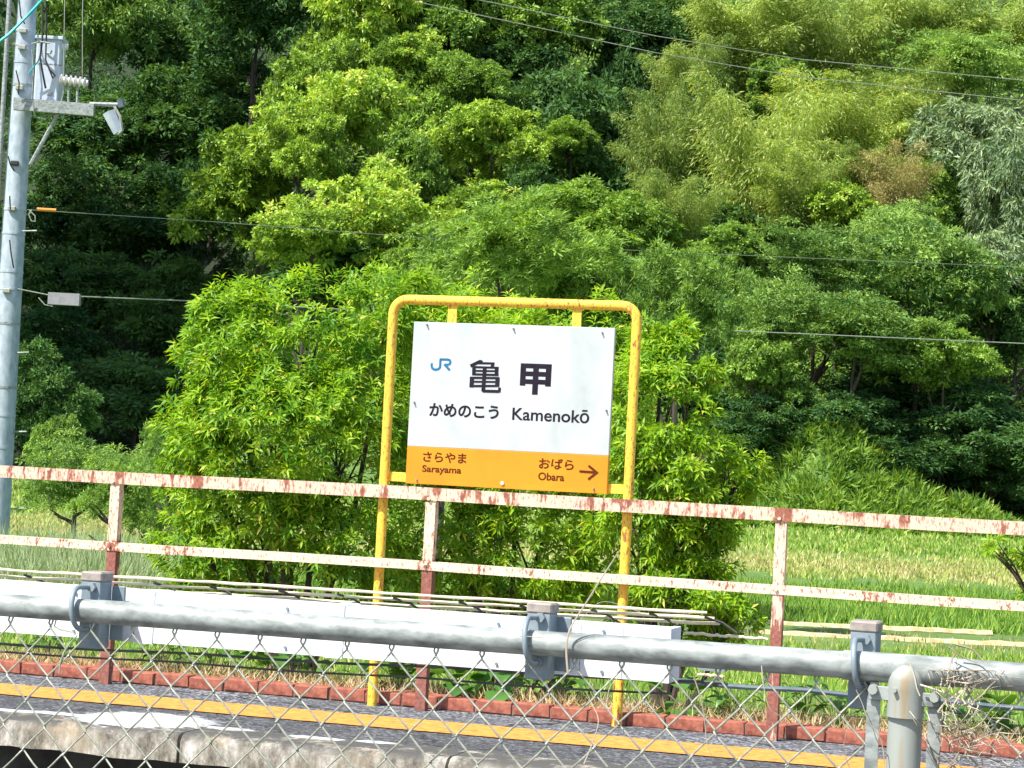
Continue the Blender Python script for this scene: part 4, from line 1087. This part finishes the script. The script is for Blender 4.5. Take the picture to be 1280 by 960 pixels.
# ------------------------------------------------------------------ utility pole
DP = 28.0
pc = at_d(13, 350, DP); SCP = DP/FPX
pole = thing('utility_pole', 'tall round concrete utility pole at the left edge with transformer and crossarm', 'utility pole', (pc[0], pc[1], -.35))
Rb = .185; zt = 9.0
prad = lambda z: .182-.0085*(z+.35)
MB().tube([(pc[0], pc[1], -.4+k*(zt+.4)/8) for k in range(9)], [prad(-.4+k*(zt+.4)/8) for k in range(9)], 24).build('shaft', M['pole'], pole)
def rel(px, py, dy=0.0):       # point at the pole's distance, moved dy metres away from the viewer
    return at_d(px, py, DP+dy)
zz_ = lambda px, py: rel(px, py)[2]
rv3 = lambda a: Vector(a.tolist())
r0v = r0
def ptube(name, pts, r, mat, n=8): return MB().tube([rel(*p) for p in pts], r, n).build(name, mat, pole)
for py in (36, 54, 76, 105, 262, 292, 340, 362, 405, 485, 520, 560):
    z = zz_(15, py); MB().tube([(pc[0], pc[1], z-.015), (pc[0], pc[1], z+.015)], prad(z)+.006, 22).build('band', M['galv'] if py % 2 else M['pole'], pole)
# conduit on the left
a = np.array([pc[0], pc[1]])-SR*0.20-SF*.12
MB().tube([(a[0], a[1], z) for z in (-.3, 3, 5, zt)], .030, 10).build('conduit', M['galv'], pole)
# transformer: tapered box tank with lid, ribs
def obox(name, px0, py0, px1, py1, dep, mat, dy=0.0, b=.01, parent=None):
    A_ = rel(px0, py0, dy); w_ = (px1-px0)*SCP; h_ = (py1-py0)*SCP
    c = A_+r0v*(w_/2)+np.array([0, 0, -h_/2])+np.append(SF*dep/2, 0)
    return MB().box(c, (w_, dep, h_), b, PSI).build(name, mat, parent or pole, smooth=False)
tr_ = obox('transformer_tank', 46, 47, 77, 127, .30, M['tank'], -.12, .02)
obox('tank_lid', 44, 43.5, 79, 48, .34, M['tank'], -.14, .008, tr_)
obox('tank_rib', 46.5, 78.5, 77.5, 80.5, .02, M['galv'], -.135, .002, tr_)
ptube('tank_bushing', [(76, 58, -.05), (85, 59, -.05)], [.05, .04], M['porcelain'], 12)
for py in (66, 118): ptube('lifting_lug', [(58, py, -.14), (63, py+1, -.16), (65, py-3, -.16)], .012, M['galvdull'], 6)
# crossarm
A_ = rel(18, 124, -.22); B_ = rel(118, 132, -.22); dv = B_-A_
mbx = MB().prism([(-.045, -.075), (.045, -.075), (.045, .075), (-.045, .075)], A_+np.array([0, 0, -.06]), np.append(SF, 0), (0, 0, 1), dv/np.linalg.norm(dv), np.linalg.norm(dv)); mbx.build('crossarm', M['galv'], pole, smooth=False)
ptube('crossarm_tip', [(112, 130, -.2), (152, 131, -.2)], .028, M['galv'], 8)
ptube('brace', [(77, 134, -.2), (38, 206, -.14)], .028, M['galv'], 8)
# insulator stack: string of sheds
P0, P1 = rel(75, 99, -.2), rel(110, 104, -.2); pts = []; rs_ = []
for k in range(31):
    t = k/30; pts.append(P0+(P1-P0)*t); rs_.append(.038+.035*max(0, math.sin(t*math.pi*12))**.5)
MB().tube(pts, rs_, 14).build('insulator', M['porcelain'], pole)
for px in (86, 97): ptube('insulator_pin', [(px, 106, -.2), (px-.5, 128, -.2)], .018, M['galv'], 6)
# cut-out hanging from the tip
ptube('cutout_body', [(136, 140, -.2), (148, 166, -.2)], [.085, .065], M['tank'], 5)
ptube('cutout_strap', [(143, 133, -.26), (150, 145, -.28), (153, 163, -.26), (148, 168, -.24)], .018, M['galvdull'], 6)
ptube('cutout_clip', [(150, 124, -.2), (153, 134, -.2)], .05, M['bluecable'], 8)
# leads
for pts, r, mt_ in [([(53, 5, -.25), (53, 50, -.25), (50, 72, -.3), (54, 95, -.3), (57, 110, -.2)], .014, 'blackrub'), ([(57, 0, -.2), (58, 45, -.28), (57, 75, -.28), (66, 98, -.28), (69, 95, -.2), (63, 88, -.2)], .012, 'blackrub'),
                    ([(40, 55, -.2), (50, 52, -.3), (62, 54, -.3)], .012, 'galv'), ([(102, 94, -.2), (110, 96, -.2), (117, 108, -.2), (122, 130, -.2), (134, 150, -.2)], .007, 'blackrub'),
                    ([(36, 92, -.25), (48, 76, -.28), (51, 66, -.28)], .009, 'cyan'), ([(40, 62, -.2), (42, 90, -.22), (40, 125, -.22)], .009, 'galv'),
                    ([(81, 100, -.2), (79, 118, -.2), (76, 128, -.2)], .007, 'galvdull'), ([(42, 128, -.3), (43, 145, -.26), (50, 150, -.2), (60, 147, -.2), (68, 138, -.2)], .008, 'galv'),
                    ([(24, 0, -.3), (26, 20, -.32), (31, 30, -.3)], .010, 'blackrub'), ([(20, 88, -.33), (24, 104, -.34), (23, 118, -.3)], .009, 'blackrub'), ([(10, 195, -.33), (13, 206, -.34), (18, 214, -.3)], .010, 'blackrub'),
                    ([(12, 245, -.33), (13, 262, -.34)], .010, 'blackrub'), ([(12, 300, -.33), (14, 318, -.34), (17, 335, -.3)], .010, 'blackrub')]:
    ptube('lead', pts, r, M[mt_], 6)
for px0, px1, py in ((25, 36, 441), (20, 33, 540), (32, 46, 289), (18, 30, 636)):
    ptube('step_bolt', [(px0-4, py, -.1), (px1, py-.5, -.1)], .012, M['galv'], 6)
for py in (38, 59, 110, 205, 262, 365): 
    z = zz_(15, py); a2 = np.array([pc[0], pc[1]])-SF*(prad(z)+.02)
    MB().box((a2[0], a2[1], z), (.10, .05, .06), .01, PSI).build('band_bolt', M['blackrub'] if py in (205,) else M['galvdull'], pole, smooth=False)

# ------------------------------------------------------------------ wires
def wire(label, pts, r, mat, sag=0.0, name='power_line', extra=None):
    P = [at_d(*p) for p in pts]; Q = []
    for i in range(len(P)-1):
        for k in range(12):
            t = k/12; q = P[i]+(P[i+1]-P[i])*t; q = q+np.array([0, 0, -sag*4*t*(1-t)]); Q.append(q)
    Q.append(P[-1])
    if extra is None: return tag(MB().tube(Q, r, 6).build(name, M[mat]), label, 'wire')
    g = thing(name, label, 'wire', P[0]); MB().tube(Q, r, 6).build('strand', M[mat], g); return g
wire('upper of the two power lines crossing the top right of the view', [(560, -8, 30), (820, 45, 31), (1000, 74, 32), (1340, 106, 33)], .0058, 'wire')
wire('lower of the two power lines crossing the top right of the view', [(520, 2, 30), (820, 66, 31), (1000, 96, 32), (1340, 132, 33)], .0058, 'wire')
g = wire('thin guy wire with an orange sleeve beside the pole', [(34, 262, DP-.1), (265, 277, 30), (640, 306, 34), (950, 320, 38), (1330, 336, 42)], .0045, 'wire', .0, 'guy_wire', 1)
MB().tube([at_d(46, 261.5, DP-.1), at_d(70, 263, DP-.05)], .022, 8).build('orange_sleeve', M['orangegrip'], g)
MB().tube([at_d(*p, DP-.1) for p in ((36, 262), (44, 270), (44, 277), (39, 276), (36, 268), (40, 262))], .008, 6).build('end_loop', M['wire'], g)
g = wire('telephone cable with a grey splice box beside the pole', [(22, 361, DP-.1), (62, 369, DP), (235, 376, 29), (860, 411, 32), (1340, 432, 34)], .0085, 'wire', .0, 'telephone_cable', 1)
q0, q1 = at_d(61, 373, DP-.05), at_d(100, 375, DP-.05)
dv = q1-q0; MB().prism([(-.06, -.075), (.06, -.075), (.06, .075), (-.06, .075)], q0, np.append(SF, 0), (0, 0, 1), dv/np.linalg.norm(dv), np.linalg.norm(dv)).build('splice_box', M['greybox'], g, smooth=False)
MB().tube([at_d(*p, DP-.1) for p in ((48, 372), (56, 381), (66, 383), (64, 376))], .007, 6).build('drop_lead', M['wire'], g)
wire('cyan sleeved cable slanting past the pole top', [(-20, 66, 27.4), (10, 44, 27.5), (34, 20, 27.6), (58, -6, 27.6)], .020, 'cyan', name='cyan_cable')
wire('thin vertical drop wire left of the insulator', [(81, -8, DP-.2), (80, 60, DP-.2), (79, 98, DP-.2)], .006, 'galvdull', name='drop_wire')
wire('thin vertical drop wire onto the insulator end', [(103.5, -8, DP-.2), (103, 50, DP-.2), (103, 100, DP-.2)], .006, 'galvdull', name='drop_wire')
